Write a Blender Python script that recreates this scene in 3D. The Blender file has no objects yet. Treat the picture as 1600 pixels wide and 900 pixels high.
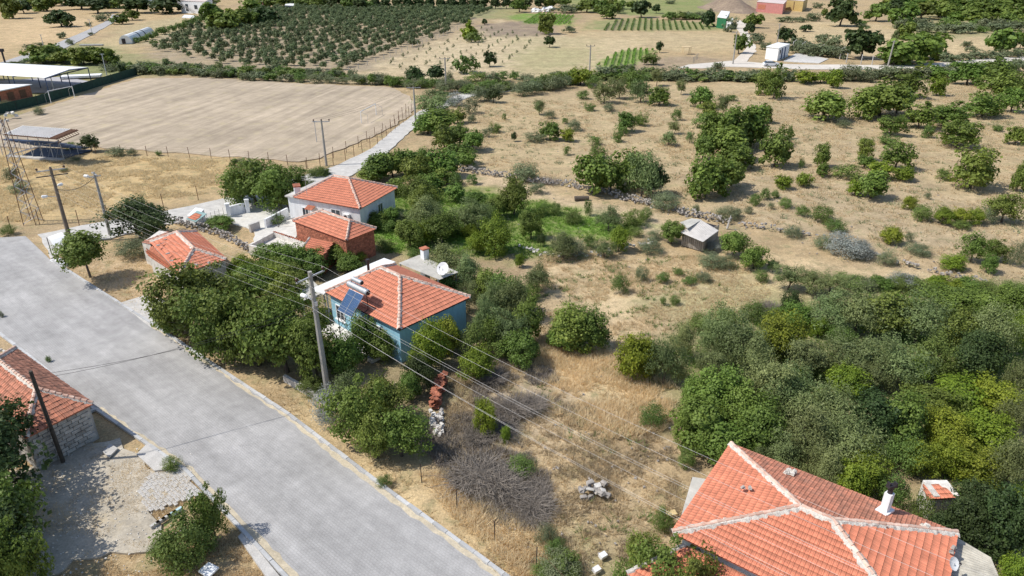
import bpy, math, random
import numpy as np
from mathutils import Vector, Matrix
rnd = random.Random(7)
R = np.random.RandomState(11)
S = bpy.context.scene
C = S.collection

# ------------------------------------------------------------------ camera, sky, sun, exposure
FPX, PITCH, CAMH = 1109.0, math.radians(25.7), 30.0
cam = bpy.data.objects.new('camera', bpy.data.cameras.new('camera'))
C.objects.link(cam); S.camera = cam
cam.location = (0, 0, CAMH)
cam.rotation_euler = (math.radians(90) - PITCH, 0, 0)
cam.data.sensor_width = 36; cam.data.lens = 36 * FPX / 1600
cam.data.clip_start = .5; cam.data.clip_end = 9000
SUN_EL, SUN_AZ = math.radians(53), math.radians(-97)      # azimuth clockwise from +y: the sun stands to the left
w = bpy.data.worlds.new("World"); S.world = w; w.use_nodes = True
nt = w.node_tree; bg = nt.nodes['Background']
sky = nt.nodes.new('ShaderNodeTexSky'); sky.sky_type = 'NISHITA'; sky.sun_disc = False
sky.sun_elevation = SUN_EL; sky.sun_rotation = SUN_AZ; sky.altitude = 100; sky.dust_density = 1.2
nt.links.new(sky.outputs[0], bg.inputs[0]); bg.inputs[1].default_value = .15
sd = bpy.data.lights.new('sun', 'SUN'); sd.energy = 4.4; sd.angle = math.radians(.5); sd.color = (1, .955, .88)
so = bpy.data.objects.new('sun', sd); C.objects.link(so)
sv = Vector((math.sin(SUN_AZ) * math.cos(SUN_EL), math.cos(SUN_AZ) * math.cos(SUN_EL), math.sin(SUN_EL)))
so.rotation_euler = sv.to_track_quat('Z', 'Y').to_euler(); so.location = (0, 0, 60)
S.view_settings.view_transform = 'Standard'; S.view_settings.look = 'None'
S.view_settings.exposure = -.02; S.view_settings.gamma = 1

# ------------------------------------------------------------------ survey: a spot of the site (plan position) from its bearing
c_, s_ = math.cos(PITCH), math.sin(PITCH)
def P(x, y, z=0.0):
    u = (x - 800) / FPX; v = (y - 450) / FPX
    t = (CAMH - z) / (s_ + v * c_)
    return Vector((u * t, (c_ - v * s_) * t, z))
def hgt(x, yb, yt):
    Y = P(x, yb).y; k = (yt - 450) / FPX
    return CAMH - Y * (s_ + k * c_) / (c_ - k * s_)
def depth(X, Y, Z=0): return Y * c_ + (CAMH - Z) * s_
def sm(x): x = np.clip(x, 0, 1); return x * x * (3 - 2 * x)

# ------------------------------------------------------------------ materials
M = {}
def mat(name, col, rough=.85, var=.12, scale=3.0, bump=0.0, col2=None, fine=None, metal=0.0, spec=.3, attr=False, objvar=0.0, stretch=None):
    m = bpy.data.materials.new(name); m.use_nodes = True; n = m.node_tree.nodes; l = m.node_tree.links
    p = n['Principled BSDF']; p.inputs['Roughness'].default_value = rough; p.inputs['Metallic'].default_value = metal
    p.inputs['Specular IOR Level'].default_value = spec
    tc = n.new('ShaderNodeTexCoord'); src = tc.outputs['Object']
    if stretch:
        mp = n.new('ShaderNodeMapping'); mp.inputs['Scale'].default_value = stretch[0:3]
        if len(stretch) > 3: mp.inputs['Rotation'].default_value = (0, 0, stretch[3])
        l.new(src, mp.inputs[0]); src = mp.outputs[0]
    nz = n.new('ShaderNodeTexNoise'); nz.inputs['Scale'].default_value = scale; nz.inputs['Detail'].default_value = 6; nz.inputs['Roughness'].default_value = .62
    l.new(src, nz.inputs['Vector'])
    r = n.new('ShaderNodeValToRGB'); r.color_ramp.elements[0].position = .3; r.color_ramp.elements[1].position = .7
    a = [max(0, v * (1 - var)) for v in col]; b = list(col2) if col2 else [min(1, v * (1 + var)) for v in col]
    r.color_ramp.elements[0].color = (*a, 1); r.color_ramp.elements[1].color = (*b, 1)
    l.new(nz.outputs[0], r.inputs[0]); out = r.outputs[0]
    if attr or objvar or fine:
        hs = n.new('ShaderNodeHueSaturation'); l.new(out, hs.inputs['Color']); out = hs.outputs[0]
        val = None
        if attr:
            at = n.new('ShaderNodeAttribute'); at.attribute_name = 'pv'; val = at.outputs['Fac']
            ad = n.new('ShaderNodeMath'); ad.operation = 'ADD'; oi = n.new('ShaderNodeObjectInfo')
            l.new(val, ad.inputs[0]); l.new(oi.outputs['Random'], ad.inputs[1])
            fr = n.new('ShaderNodeMath'); fr.operation = 'FRACT'; l.new(ad.outputs[0], fr.inputs[0]); val = fr.outputs[0]
        elif objvar:
            oi = n.new('ShaderNodeObjectInfo'); val = oi.outputs['Random']
        elif fine:
            n2 = n.new('ShaderNodeTexNoise'); n2.inputs['Scale'].default_value = fine; n2.inputs['Detail'].default_value = 3; l.new(src, n2.inputs['Vector']); val = n2.outputs[0]
        mr = n.new('ShaderNodeMapRange'); k = objvar if objvar else (.11 if name in ('tile_new', 'tile_clean') else .2 if attr else .35)
        mr.inputs['To Min'].default_value = 1 - k; mr.inputs['To Max'].default_value = 1 + k
        l.new(val, mr.inputs[0]); l.new(mr.outputs[0], hs.inputs['Value'])
    if name.startswith('tile_'):      # darker towards each tile's upper end and under its lip
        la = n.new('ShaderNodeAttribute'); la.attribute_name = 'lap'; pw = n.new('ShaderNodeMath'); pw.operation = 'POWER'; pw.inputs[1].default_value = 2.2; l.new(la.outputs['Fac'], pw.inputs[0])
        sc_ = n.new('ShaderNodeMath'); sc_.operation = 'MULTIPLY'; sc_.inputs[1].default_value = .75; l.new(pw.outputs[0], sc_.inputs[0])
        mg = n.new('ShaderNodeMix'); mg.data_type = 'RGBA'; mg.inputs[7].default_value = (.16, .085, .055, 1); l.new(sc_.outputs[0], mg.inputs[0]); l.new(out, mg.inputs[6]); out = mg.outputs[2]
    l.new(out, p.inputs['Base Color'])
    if bump:
        bp = n.new('ShaderNodeBump'); bp.inputs['Strength'].default_value = bump; bp.inputs['Distance'].default_value = .05
        n3 = n.new('ShaderNodeTexNoise'); n3.inputs['Scale'].default_value = scale * 6; n3.inputs['Detail'].default_value = 4; l.new(src, n3.inputs['Vector'])
        l.new(n3.outputs[0], bp.inputs['Height']); l.new(bp.outputs[0], p.inputs['Normal'])
    M[name] = m; return m
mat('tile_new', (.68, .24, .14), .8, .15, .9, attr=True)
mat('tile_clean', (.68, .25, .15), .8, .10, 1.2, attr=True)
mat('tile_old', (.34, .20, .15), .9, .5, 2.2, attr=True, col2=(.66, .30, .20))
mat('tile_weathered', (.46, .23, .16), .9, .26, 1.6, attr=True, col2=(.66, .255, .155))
mat('mortar', (.58, .54, .48), .95, .25, 3, .8, fine=25)
mat('cap_tile', (.66, .36, .26), .85, .2, 2, attr=True, col2=(.72, .56, .46))
mat('white_plaster', (.80, .81, .82), .8, .11, 1.3, .2, stretch=(1.6, 1.6, .35))
mat('shed_sheet', (.62, .58, .53), .7, .14, 1.2, .1)
mat('white_sheet', (.80, .80, .78), .5, .08, .8)
mat('blue_plaster', (.29, .53, .66), .85, .13, 1.5, .2, stretch=(1.6, 1.6, .35))
mat('grey_sheet', (.50, .48, .43), .8, .18, 1.2, .2, stretch=(1, 1, 1))
mat('old_sheet', (.46, .43, .36), .9, .3, 1.5, .3)
mat('brick_red', (.40, .15, .09), .9, .35, 3, .3, attr=True)
mat('stone', (.34, .31, .28), .95, .35, 2.2, .6, attr=True)
mat('stone_pale', (.62, .59, .54), .9, .25, 2.2, .6, attr=True)
mat('stone_block', (.42, .40, .37), .95, .3, 2.2, .6, attr=True)
mat('concrete', (.50, .48, .45), .9, .16, 1.5, .3, fine=14)
mat('kerb_concrete', (.48, .48, .475), .9, .15, 2.5, .3, attr=True)
mat('kerb_blue', (.40, .55, .58), .9, .15, 2.5, .3, attr=True)
mat('pole_concrete', (.36, .34, .31), .9, .15, 3, .2)
mat('pole_brown', (.19, .155, .125), .9, .25, 3, .2)
mat('wood_pole', (.07, .06, .05), .9, .3, 5, .3)
mat('dark_metal', (.045, .04, .045), .55, .2, 5, metal=.3)
mat('rust', (.17, .09, .055), .85, .4, 5, attr=False)
mat('galvanised', (.50, .51, .53), .5, .15, 4, metal=.5)
mat('wire_alu', (.52, .50, .48), .6, .05, 3, metal=.0)
mat('black_cable', (.03, .03, .03), .6, .05, 3)
mat('insulator', (.06, .025, .02), .35, .1, 3)
mat('glass_dark', (.03, .045, .06), .12, .1, 2, spec=.6)
mat('solar', (.03, .085, .20), .18, .15, 2, spec=.6)
mat('white_paint', (.82, .82, .82), .45, .04, 2)
mat('green_paint', (.03, .16, .07), .6, .15, 3)
mat('green_net', (.025, .06, .045), .9, .3, 2)
mat('pink_paint', (.48, .20, .18), .6, .12, 1)
mat('yellow_paint', (.50, .37, .15), .6, .12, 1)
mat('teal_sheet', (.25, .37, .36), .7, .2, 2)
mat('plank', (.33, .30, .26), .9, .3, 4, .3, attr=True)
mat('fresh_plank', (.62, .48, .28), .8, .15, 4, attr=True)
mat('bark', (.13, .105, .085), .95, .35, 6, .6)
mat('twig', (.26, .225, .19), .95, .25, 6, attr=True)
mat('blue_seat', (.03, .05, .10), .6, .2, 4)
mat('steel_blue', (.05, .08, .16), .6, .2, 4)
mat('rubber', (.02, .02, .02), .8, .1, 3)
mat('car_paint', (.70, .72, .74), .25, .03, 3, spec=.5)
mat('flat_roof', (.62, .52, .49), .85, .14, .4)
mat('pink_flower', (.62, .22, .32), .7, .2, 4)
mat('hay', (.56, .43, .22), .9, .25, 3, .5)

def leafmat(name, dark, light, rough=.55, transl=.33, ov=.18, up=False):
    m = bpy.data.materials.new(name); m.use_nodes = True; n = m.node_tree.nodes; l = m.node_tree.links
    p = n['Principled BSDF']; p.inputs['Roughness'].default_value = rough; p.inputs['Specular IOR Level'].default_value = .3
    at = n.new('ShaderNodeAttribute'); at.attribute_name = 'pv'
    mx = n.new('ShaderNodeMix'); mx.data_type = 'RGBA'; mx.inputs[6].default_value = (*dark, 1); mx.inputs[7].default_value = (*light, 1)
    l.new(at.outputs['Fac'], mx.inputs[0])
    hs = n.new('ShaderNodeHueSaturation'); l.new(mx.outputs[2], hs.inputs['Color'])
    oi = n.new('ShaderNodeObjectInfo')
    mr = n.new('ShaderNodeMapRange'); mr.inputs['To Min'].default_value = 1 - ov; mr.inputs['To Max'].default_value = 1 + ov; l.new(oi.outputs['Random'], mr.inputs[0]); l.new(mr.outputs[0], hs.inputs['Value'])
    m2 = n.new('ShaderNodeMath'); m2.operation = 'MULTIPLY'; m2.inputs[1].default_value = 7.31; l.new(oi.outputs['Random'], m2.inputs[0])
    fr = n.new('ShaderNodeMath'); fr.operation = 'FRACT'; l.new(m2.outputs[0], fr.inputs[0])
    mh = n.new('ShaderNodeMapRange'); mh.inputs['To Min'].default_value = .5 - ov * .12; mh.inputs['To Max'].default_value = .5 + ov * .08; l.new(fr.outputs[0], mh.inputs[0]); l.new(mh.outputs[0], hs.inputs['Hue'])
    if up:      # slender blades: shade them like the sward they make up
        cx = n.new('ShaderNodeCombineXYZ'); cx.inputs[2].default_value = 1.3; ge = n.new('ShaderNodeNewGeometry'); va = n.new('ShaderNodeVectorMath'); l.new(ge.outputs['Normal'], va.inputs[0]); l.new(cx.outputs[0], va.inputs[1])
        vn = n.new('ShaderNodeVectorMath'); vn.operation = 'NORMALIZE'; l.new(va.outputs[0], vn.inputs[0]); l.new(vn.outputs[0], p.inputs['Normal'])
    l.new(hs.outputs[0], p.inputs['Base Color'])
    tr = n.new('ShaderNodeBsdfTranslucent'); l.new(hs.outputs[0], tr.inputs[0])
    ms = n.new('ShaderNodeMixShader'); ms.inputs[0].default_value = transl
    l.new(p.outputs[0], ms.inputs[1]); l.new(tr.outputs[0], ms.inputs[2])
    l.new(ms.outputs[0], n['Material Output'].inputs[0])
    M[name] = m
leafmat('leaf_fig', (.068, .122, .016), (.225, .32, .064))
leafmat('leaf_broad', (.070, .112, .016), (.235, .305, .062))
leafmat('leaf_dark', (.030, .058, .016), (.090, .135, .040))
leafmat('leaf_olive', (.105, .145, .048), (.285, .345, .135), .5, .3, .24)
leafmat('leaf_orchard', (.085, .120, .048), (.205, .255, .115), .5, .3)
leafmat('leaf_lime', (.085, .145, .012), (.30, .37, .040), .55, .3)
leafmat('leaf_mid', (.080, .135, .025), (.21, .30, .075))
leafmat('leaf_grey', (.125, .155, .070), (.26, .30, .165))
leafmat('leaf_silver', (.22, .25, .22), (.42, .44, .40))
leafmat('grass_dry', (.52, .41, .24), (.82, .69, .45), .8, .5, .05)
leafmat('straw_tall', (.68, .54, .32), (.92, .80, .55), .8, .5, .05)
leafmat('grass_brown', (.32, .26, .17), (.54, .45, .30), .8, .5, .05)
leafmat('grass_green', (.11, .22, .03), (.27, .44, .08), .7, .45, .05)

# ------------------------------------------------------------------ mesh helpers
class MB:
    def __init__(s): s.v = []; s.f = []; s.pv = []
    def add(s, vs, fs, pv=None):
        b = len(s.v); s.v += [tuple(x) for x in vs]; s.f += [tuple(b + i for i in f) for f in fs]
        s.pv += [rnd.random() if pv is None else pv] * len(vs)
    def box(s, c, size, rz=0, tilt=None, pv=None, taper=1.0):
        sx, sy, sz = [k / 2 for k in size]; m = Matrix.Rotation(rz, 3, 'Z')
        if tilt is not None: m = m @ tilt
        vs = []
        for z in (-sz, sz):
            t = taper if z > 0 else 1
            for x, y in ((-sx, -sy), (sx, -sy), (sx, sy), (-sx, sy)): vs.append(Vector(c) + m @ Vector((x * t, y * t, z)))
        s.add(vs, [(3, 2, 1, 0), (4, 5, 6, 7), (0, 1, 5, 4), (1, 2, 6, 5), (2, 3, 7, 6), (3, 0, 4, 7)], pv)
    def prism(s, base, z0, z1, pv=None):      # base: list of xy; z1 may be a list
        n = len(base); zt = z1 if isinstance(z1, (list, tuple)) else [z1] * n; zb = z0 if isinstance(z0, (list, tuple)) else [z0] * n
        vs = [(p[0], p[1], zb[i]) for i, p in enumerate(base)] + [(p[0], p[1], zt[i]) for i, p in enumerate(base)]
        fs = [tuple(range(n - 1, -1, -1)), tuple(range(n, 2 * n))] + [(i, (i + 1) % n, n + (i + 1) % n, n + i) for i in range(n)]
        s.add(vs, fs, pv)
    def tube(s, pts, rad, n=6, pv=None, cap=True):
        pts = [Vector(p) for p in pts]; rad = rad if isinstance(rad, (list, tuple)) else [rad] * len(pts)
        vs = []; fs = []
        for i, p in enumerate(pts):
            d = (pts[min(i + 1, len(pts) - 1)] - pts[max(i - 1, 0)]).normalized()
            a = d.cross(Vector((0, 0, 1))) if abs(d.z) < .9 else d.cross(Vector((1, 0, 0)))
            a.normalize(); b = d.cross(a)
            for k in range(n):
                t = 2 * math.pi * k / n; vs.append(p + (a * math.cos(t) + b * math.sin(t)) * rad[i])
        for i in range(len(pts) - 1):
            for k in range(n): fs.append((i * n + k, i * n + (k + 1) % n, (i + 1) * n + (k + 1) % n, (i + 1) * n + k))
        if cap: fs.append(tuple(range(n - 1, -1, -1))); fs.append(tuple(range((len(pts) - 1) * n, len(pts) * n)))
        s.add(vs, fs, pv)
    def bar(s, a, b, w, pv=None): s.tube([a, b], w, 4, pv)
    def stone(s, c, size, pv=None):
        j = lambda: rnd.uniform(.7, 1.1); rz = rnd.uniform(0, 3.14); m = Matrix.Rotation(rz, 3, 'Z') @ Matrix.Rotation(rnd.uniform(-.4, .4), 3, 'X')
        vs = [Vector(c) + m @ Vector((x * size[0] * j() / 2, y * size[1] * j() / 2, z * size[2] * j() / 2)) for x, y, z in
              ((-1, -.6, -.6), (.6, -1, -.7), (1, .6, -.6), (-.6, 1, -.6), (-.7, -.7, .8), (.8, -.5, .7), (.6, .7, .9), (-.6, .6, .6))]
        s.add(vs, [(3, 2, 1, 0), (4, 5, 6, 7), (0, 1, 5, 4), (1, 2, 6, 5), (2, 3, 7, 6), (3, 0, 4, 7)], pv)
    def build(s, name, m, parent=None, loc=None):
        o0 = Vector(loc) if loc is not None else (org(parent) if parent else Vector((0, 0, 0)))
        me = bpy.data.meshes.new(name)
        v = np.array(s.v, 'f').reshape(-1, 3) - np.array(o0, 'f')
        me.from_pydata(v.tolist(), [], s.f)
        a = me.attributes.new('pv', 'FLOAT', 'POINT'); a.data.foreach_set('value', np.array(s.pv, 'f'))
        me.materials.append(M[m]); me.polygons.foreach_set('use_smooth', np.zeros(len(me.polygons), bool)); me.update()
        return link(name, me, parent, o0)
def org(o):
    v = Vector((0, 0, 0))
    while o: v += o.location; o = o.parent
    return v
def link(name, me, parent=None, at=None):
    o = bpy.data.objects.new(name, me); C.objects.link(o)
    if parent: o.parent = parent
    if at is not None: o.location = Vector(at) - (org(parent) if parent else Vector((0, 0, 0)))
    return o
def rawmesh(name, v, f, m, pv=None, smooth=False):      # numpy verts, (n,k) faces
    me = bpy.data.meshes.new(name); v = np.asarray(v, 'f'); f = np.asarray(f, 'i')
    me.vertices.add(len(v)); me.vertices.foreach_set('co', v.ravel())
    k = f.shape[1]; me.loops.add(f.size); me.loops.foreach_set('vertex_index', f.ravel())
    me.polygons.add(len(f)); me.polygons.foreach_set('loop_start', np.arange(0, f.size, k, dtype='i'))
    me.polygons.foreach_set('loop_total', np.full(len(f), k, 'i'))
    me.polygons.foreach_set('use_smooth', np.full(len(f), smooth, bool))
    me.update(calc_edges=True)
    if pv is not None:
        a = me.attributes.new('pv', 'FLOAT', 'POINT'); a.data.foreach_set('value', np.asarray(pv, 'f'))
    if m: me.materials.append(M[m])
    return me
def tag(o, label=None, cat=None, group=None, kind=None):
    if label: o['label'] = label
    if cat: o['category'] = cat
    if group: o['group'] = group
    if kind: o['kind'] = kind
    return o
def empty(name, loc, label, cat, group=None):
    o = bpy.data.objects.new(name, None); C.objects.link(o); o.location = loc; o.empty_display_size = .3
    return tag(o, label, cat, group)
def inpoly(x, y, poly):
    ins = np.zeros(len(x), bool); n = len(poly)
    for i in range(n):
        x0, y0 = poly[i][0], poly[i][1]; x1, y1 = poly[(i + 1) % n][0], poly[(i + 1) % n][1]
        cond = (y0 > y) != (y1 > y)
        with np.errstate(divide='ignore', invalid='ignore'):
            xi = (x1 - x0) * (y - y0) / ((y1 - y0) if y1 != y0 else 1e-9) + x0
        ins ^= cond & (x < xi)
    return ins
def sdist(x, y, poly):       # signed distance, positive inside
    d = np.full(len(x), 1e9); n = len(poly)
    for i in range(n):
        ax, ay = poly[i][0], poly[i][1]; bx, by = poly[(i + 1) % n][0], poly[(i + 1) % n][1]
        dx, dy = bx - ax, by - ay; L = dx * dx + dy * dy + 1e-9
        t = np.clip(((x - ax) * dx + (y - ay) * dy) / L, 0, 1)
        d = np.minimum(d, np.hypot(x - ax - t * dx, y - ay - t * dy))
    return np.where(inpoly(x, y, poly), d, -d)
def W(*pts, z=0): return [P(x, y, z) for x, y in pts]

# ------------------------------------------------------------------ plan outlines
side_L = W((0, 372), (60, 366), (130, 352), (250, 331), (365, 307), (440, 285), (530, 257), (580, 232), (625, 195), (655, 174), (690, 158), (725, 145), (812, 135))
side_R = W((815, 140), (735, 151), (706, 163), (668, 183), (640, 206), (600, 243), (550, 274), (470, 303), (410, 326), (345, 340), (250, 352), (172, 372), (112, 378), (80, 405))
Kr = W((80, 408), (240, 510), (450, 650), (600, 765), (785, 900)); Kl = W((0, 520), (150, 640), (290, 735), (440, 895))
ddir = (Kr[-1] - Kr[0]).normalized(); nrm = Vector((-ddir.y, ddir.x, 0))
kr_near = Kr[-1] + (Kr[-1] - Kr[-2]).normalized() * 40; kl_near = Kl[-1] + (Kl[-1] - Kl[-2]).normalized() * 38
MAIN = [kl_near] + Kl[::-1] + [P(-120, 430), P(-400, 330), P(-300, 290), P(-120, 345), P(0, 371), P(40, 369), P(80, 407)] + Kr[1:] + [kr_near]
SIDE = side_L[1:] + side_R
UR = W((1060, 106), (1075, 101), (1140, 95), (1165, 96), (1195, 99), (1250, 101), (1310, 101), (1400, 102), (1440, 100), (1510, 94), (1560, 90), (1640, 86), (1640, 91), (1560, 97), (1510, 101), (1440, 107), (1330, 109), (1250, 108), (1195, 106), (1130, 104), (1100, 107))
UB = W((1142, 99), (1160, 84), (1166, 74), (1160, 60), (1152, 45), (1150, 32), (1166, 32), (1168, 50), (1178, 68), (1182, 80), (1172, 90), (1168, 100))
UL = W((-60, 116), (0, 98), (70, 75), (130, 50), (168, 32), (176, 22), (186, 25), (178, 35), (140, 56), (85, 84), (0, 108), (-60, 128))
PITCHP = W((-80, 225), (0, 190), (100, 158), (215, 122), (330, 122), (480, 131), (610, 136), (640, 150), (650, 172), (600, 206), (500, 246), (470, 253), (330, 243), (150, 230), (60, 232))
YARD = W((350, 345), (372, 332), (400, 322), (450, 312), (470, 332), (462, 372), (480, 392), (440, 405), (395, 385), (400, 362))
LYARD = W((-60, 960), (-40, 760), (60, 722), (130, 690), (190, 688), (240, 735), (262, 728), (308, 760), (240, 800), (262, 850), (120, 880))

# ------------------------------------------------------------------ ground: one sheet to the horizon
def axis(segs):
    out = [segs[0][0]]
    for a, b, st in segs:
        n = max(1, int(round((b - a) / st))); out += list(np.linspace(a, b, n + 1)[1:])
    return np.array(out)
gx = axis([(-4000, -1000, 600), (-1000, -300, 60), (-300, -90, 3.5), (-90, 60, .75), (60, 300, 3), (300, 1000, 60), (1000, 4000, 600)])
gy = axis([(-3000, -200, 500), (-200, 8, 20), (8, 110, .75), (110, 260, 1.6), (260, 520, 5), (520, 1200, 40), (1200, 6000, 600)])
GX, GY = np.meshgrid(gx, gy); fx, fy = GX.ravel(), GY.ravel()
def vnoise(x, y, sc, seed=0):
    r = np.random.RandomState(seed); t = r.rand(256, 256); x = x / sc; y = y / sc
    xi = np.floor(x).astype(int); yi = np.floor(y).astype(int); u = sm(x - xi); v = sm(y - yi)
    g = lambda a, b: t[a % 256, b % 256]
    return (g(xi, yi) * (1 - u) + g(xi + 1, yi) * u) * (1 - v) + (g(xi, yi + 1) * (1 - u) + g(xi + 1, yi + 1) * u) * v
fz = -.10 * vnoise(fx, fy, 3, 1) - .05 * vnoise(fx, fy, .9, 2) - .03
straw = np.array((.50, .37, .21)); brown = np.array((.36, .27, .18)); tan = np.array((.44, .355, .25)); pale = np.array((.60, .46, .26))
col = np.tile(straw, (len(fx), 1))
nA = vnoise(fx, fy, 14, 3); nB = vnoise(fx, fy, 5, 4)
col = col * (1 - (sm((nA - .35) * 2) * .45)[:, None]) + brown * (sm((nA - .35) * 2) * .45)[:, None]
G1 = (.17, .27, .06); G2 = (.13, .29, .03)
regions = [   # outline, colour, softness, amount
    ([(-300, 130), (0, 125), (60, 90), (180, 40), (300, 30), (300, -20), (-300, -20)], (.56, .41, .23), 4, .8),
    ([(0, 70), (120, 60), (160, 30), (60, 28), (0, 40)], (.66, .48, .28), 4, .9),
    ([(200, 45), (290, 25), (310, 32), (250, 62), (160, 85), (120, 78)], (.56, .45, .26), 4, .8),
    ([(230, 62), (400, 10), (790, 10), (600, 108), (480, 128), (240, 118)], (.38, .31, .22), 4, 1),
    ([(500, 128), (620, 100), (780, 30), (900, 60), (1000, 60), (1000, 110), (620, 130)], (.62, .50, .32), 4, .9),
    ([(590, 100), (760, 36), (870, 60), (800, 105), (650, 120)], (.60, .49, .32), 3, .9),
    ([(740, 38), (840, 30), (872, 42), (860, 56), (760, 58)], (.26, .20, .16), 3, 1),
    ([(820, 20), (900, 24), (895, 40), (820, 36), (790, 26)], G2, 3, .9),
    ([(0, 100), (110, 92), (200, 96), (410, 118), (210, 116), (100, 150), (0, 190)], (.22, .27, .11), 3, .8),
    ([(880, -6), (1120, -6), (1110, 22), (1010, 25), (900, 16)], (.16, .26, .06), 4, .85),
    ([(925, 32), (1000, 28), (1130, 38), (1190, 46), (1000, 48), (915, 46)], (.19, .27, .09), 3, .8),
    ([(945, 48), (968, 33), (982, 31), (960, 49)], (.24, .19, .14), 2, .7),
    ([(930, 104), (960, 84), (985, 77), (1025, 78), (1006, 92), (985, 106)], G2, 2, .9),
    ([(985, 106), (1008, 90), (1100, 88), (1150, 96), (1060, 106)], (.36, .28, .20), 2, .9),
    ([(800, 85), (860, 72), (940, 78), (920, 100), (820, 110)], (.36, .36, .17), 4, .6),
    ([(900, 50), (1150, 50), (1140, 82), (1020, 76), (900, 76)], (.58, .47, .28), 4, .7),
    ([(1100, -5), (1180, -5), (1170, 20), (1110, 18)], (.30, .24, .18), 3, .9),
    ([(1230, 30), (1600, 50), (1600, 80), (1400, 98), (1240, 60)], (.62, .49, .29), 4, .8),
    ([(700, 150), (1600, 110), (1700, 430), (1500, 430), (1130, 340), (900, 300), (720, 250)], (.53, .42, .25), 8, .75),
    ([(1050, 250), (1600, 300), (1700, 430), (1500, 420), (1250, 380), (1100, 330)], (.49, .385, .25), 8, .7),
    ([(150, 240), (400, 250), (380, 290), (240, 320), (60, 350), (-100, 350), (-60, 240)], (.60, .44, .22), 3, .9),
    ([(700, 275), (760, 262), (900, 310), (1000, 330), (1060, 350), (1040, 375), (960, 345), (850, 315)], (.66, .52, .34), 2, .9),
    ([(560, 320), (640, 290), (760, 295), (900, 325), (1010, 350), (960, 375), (880, 370), (860, 395), (780, 400), (700, 400), (640, 390), (585, 395)], G2, 2, .95),
    ([(590, 398), (700, 375), (720, 390), (700, 420), (640, 400)], (.40, .36, .18), 1.5, .9),
    ([(840, 400), (1180, 400), (1500, 430), (1700, 470), (1600, 470), (1200, 470), (1060, 500), (1000, 600), (900, 700), (1040, 830), (900, 900), (850, 900), (740, 690), (760, 560), (830, 520)], (.68, .53, .32), 2, .9),
    ([(860, 560), (940, 560), (1040, 610), (1000, 640), (870, 600)], (.76, .60, .36), 1.5, .9),
    ([(740, 600), (830, 560), (900, 610), (860, 680), (760, 690)], (.38, .31, .23), 2, .7),
    ([(900, 740), (1000, 740), (1060, 830), (900, 880), (860, 800)], (.46, .37, .24), 2, .6),
    ([(1000, 455), (1130, 425), (1220, 440), (1210, 490), (1100, 510), (1010, 490)], (.33, .35, .16), 2.5, .5),
    ([(1060, 520), (1180, 470), (1340, 440), (1700, 440), (1700, 950), (1540, 900), (1480, 760), (1160, 690), (1070, 640), (990, 640)], (.22, .25, .10), 2.5, .9),
    ([(520, 400), (740, 470), (760, 560), (700, 700), (640, 700), (260, 500), (260, 420)], (.26, .23, .13), 2, .85),
    ([(690, 655), (800, 700), (830, 790), (780, 800), (680, 720)], (.22, .19, .17), 1, .9),
    ([(840, 835), (1010, 870), (1010, 960), (840, 960)], (.26, .28, .13), 1.5, .7),
    ([(100, 405), (230, 390), (280, 440), (250, 500), (80, 410)], (.58, .43, .27), 1, .8),
    ([(330, 370), (400, 385), (450, 440), (400, 420), (330, 390)], (.60, .46, .27), 1, .8),
    ([(450, 640), (520, 620), (560, 690), (640, 740), (790, 860), (850, 900), (840, 960), (800, 960)], (.68, .52, .29), 1, .85),
    ([(45, 72), (120, 66), (185, 74), (250, 98), (230, 120), (60, 112)], (.24, .28, .12), 4, .8),
    ([(180, 40), (320, 20), (340, 40), (250, 62), (200, 75)], (.46, .40, .24), 4, .5),
    ([(1380, -10), (1620, -10), (1620, 56), (1430, 60)], (.27, .28, .13), 6, .75),
    ([(800, 56), (930, 60), (940, 120), (800, 130)], (.42, .38, .20), 6, .5),
    ([(600, 10), (820, 10), (800, 30), (600, 22)], (.22, .27, .10), 3, .7),
]
GREG = [(W(*r[0]), r[1], r[2], r[3]) for r in regions]
jx = (vnoise(fx, fy, 2.2, 5) - .5) * 2; jy = (vnoise(fx, fy, 2.2, 6) - .5) * 2
for poly, cc, soft, amt in GREG:
    sdv = sdist(fx + jx * soft, fy + jy * soft, poly)
    wgt = sm(sdv / soft * .5 + .5) * amt * (.8 + .4 * (nB - .5))
    wgt = np.clip(wgt, 0, 1)[:, None]
    col = col * (1 - wgt) + np.array(cc) * wgt
ny, nx = len(gy), len(gx)
idx = np.arange(ny * nx).reshape(ny, nx)
gf = np.stack([idx[:-1, :-1], idx[:-1, 1:], idx[1:, 1:], idx[1:, :-1]], -1).reshape(-1, 4)
gme = rawmesh('ground', np.stack([fx, fy, fz], 1), gf, None, smooth=True)
ca = gme.attributes.new('cover', 'FLOAT_COLOR', 'POINT'); ca.data.foreach_set('color', np.concatenate([col, np.ones((len(col), 1))], 1).astype('f').ravel())
def cover_at(x, y):      # nearest ground cover colour
    i = np.clip(np.searchsorted(gy, y), 0, ny - 1); j = np.clip(np.searchsorted(gx, x), 0, nx - 1)
    return col[i * nx + j]
gm = bpy.data.materials.new('ground'); gm.use_nodes = True
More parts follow.
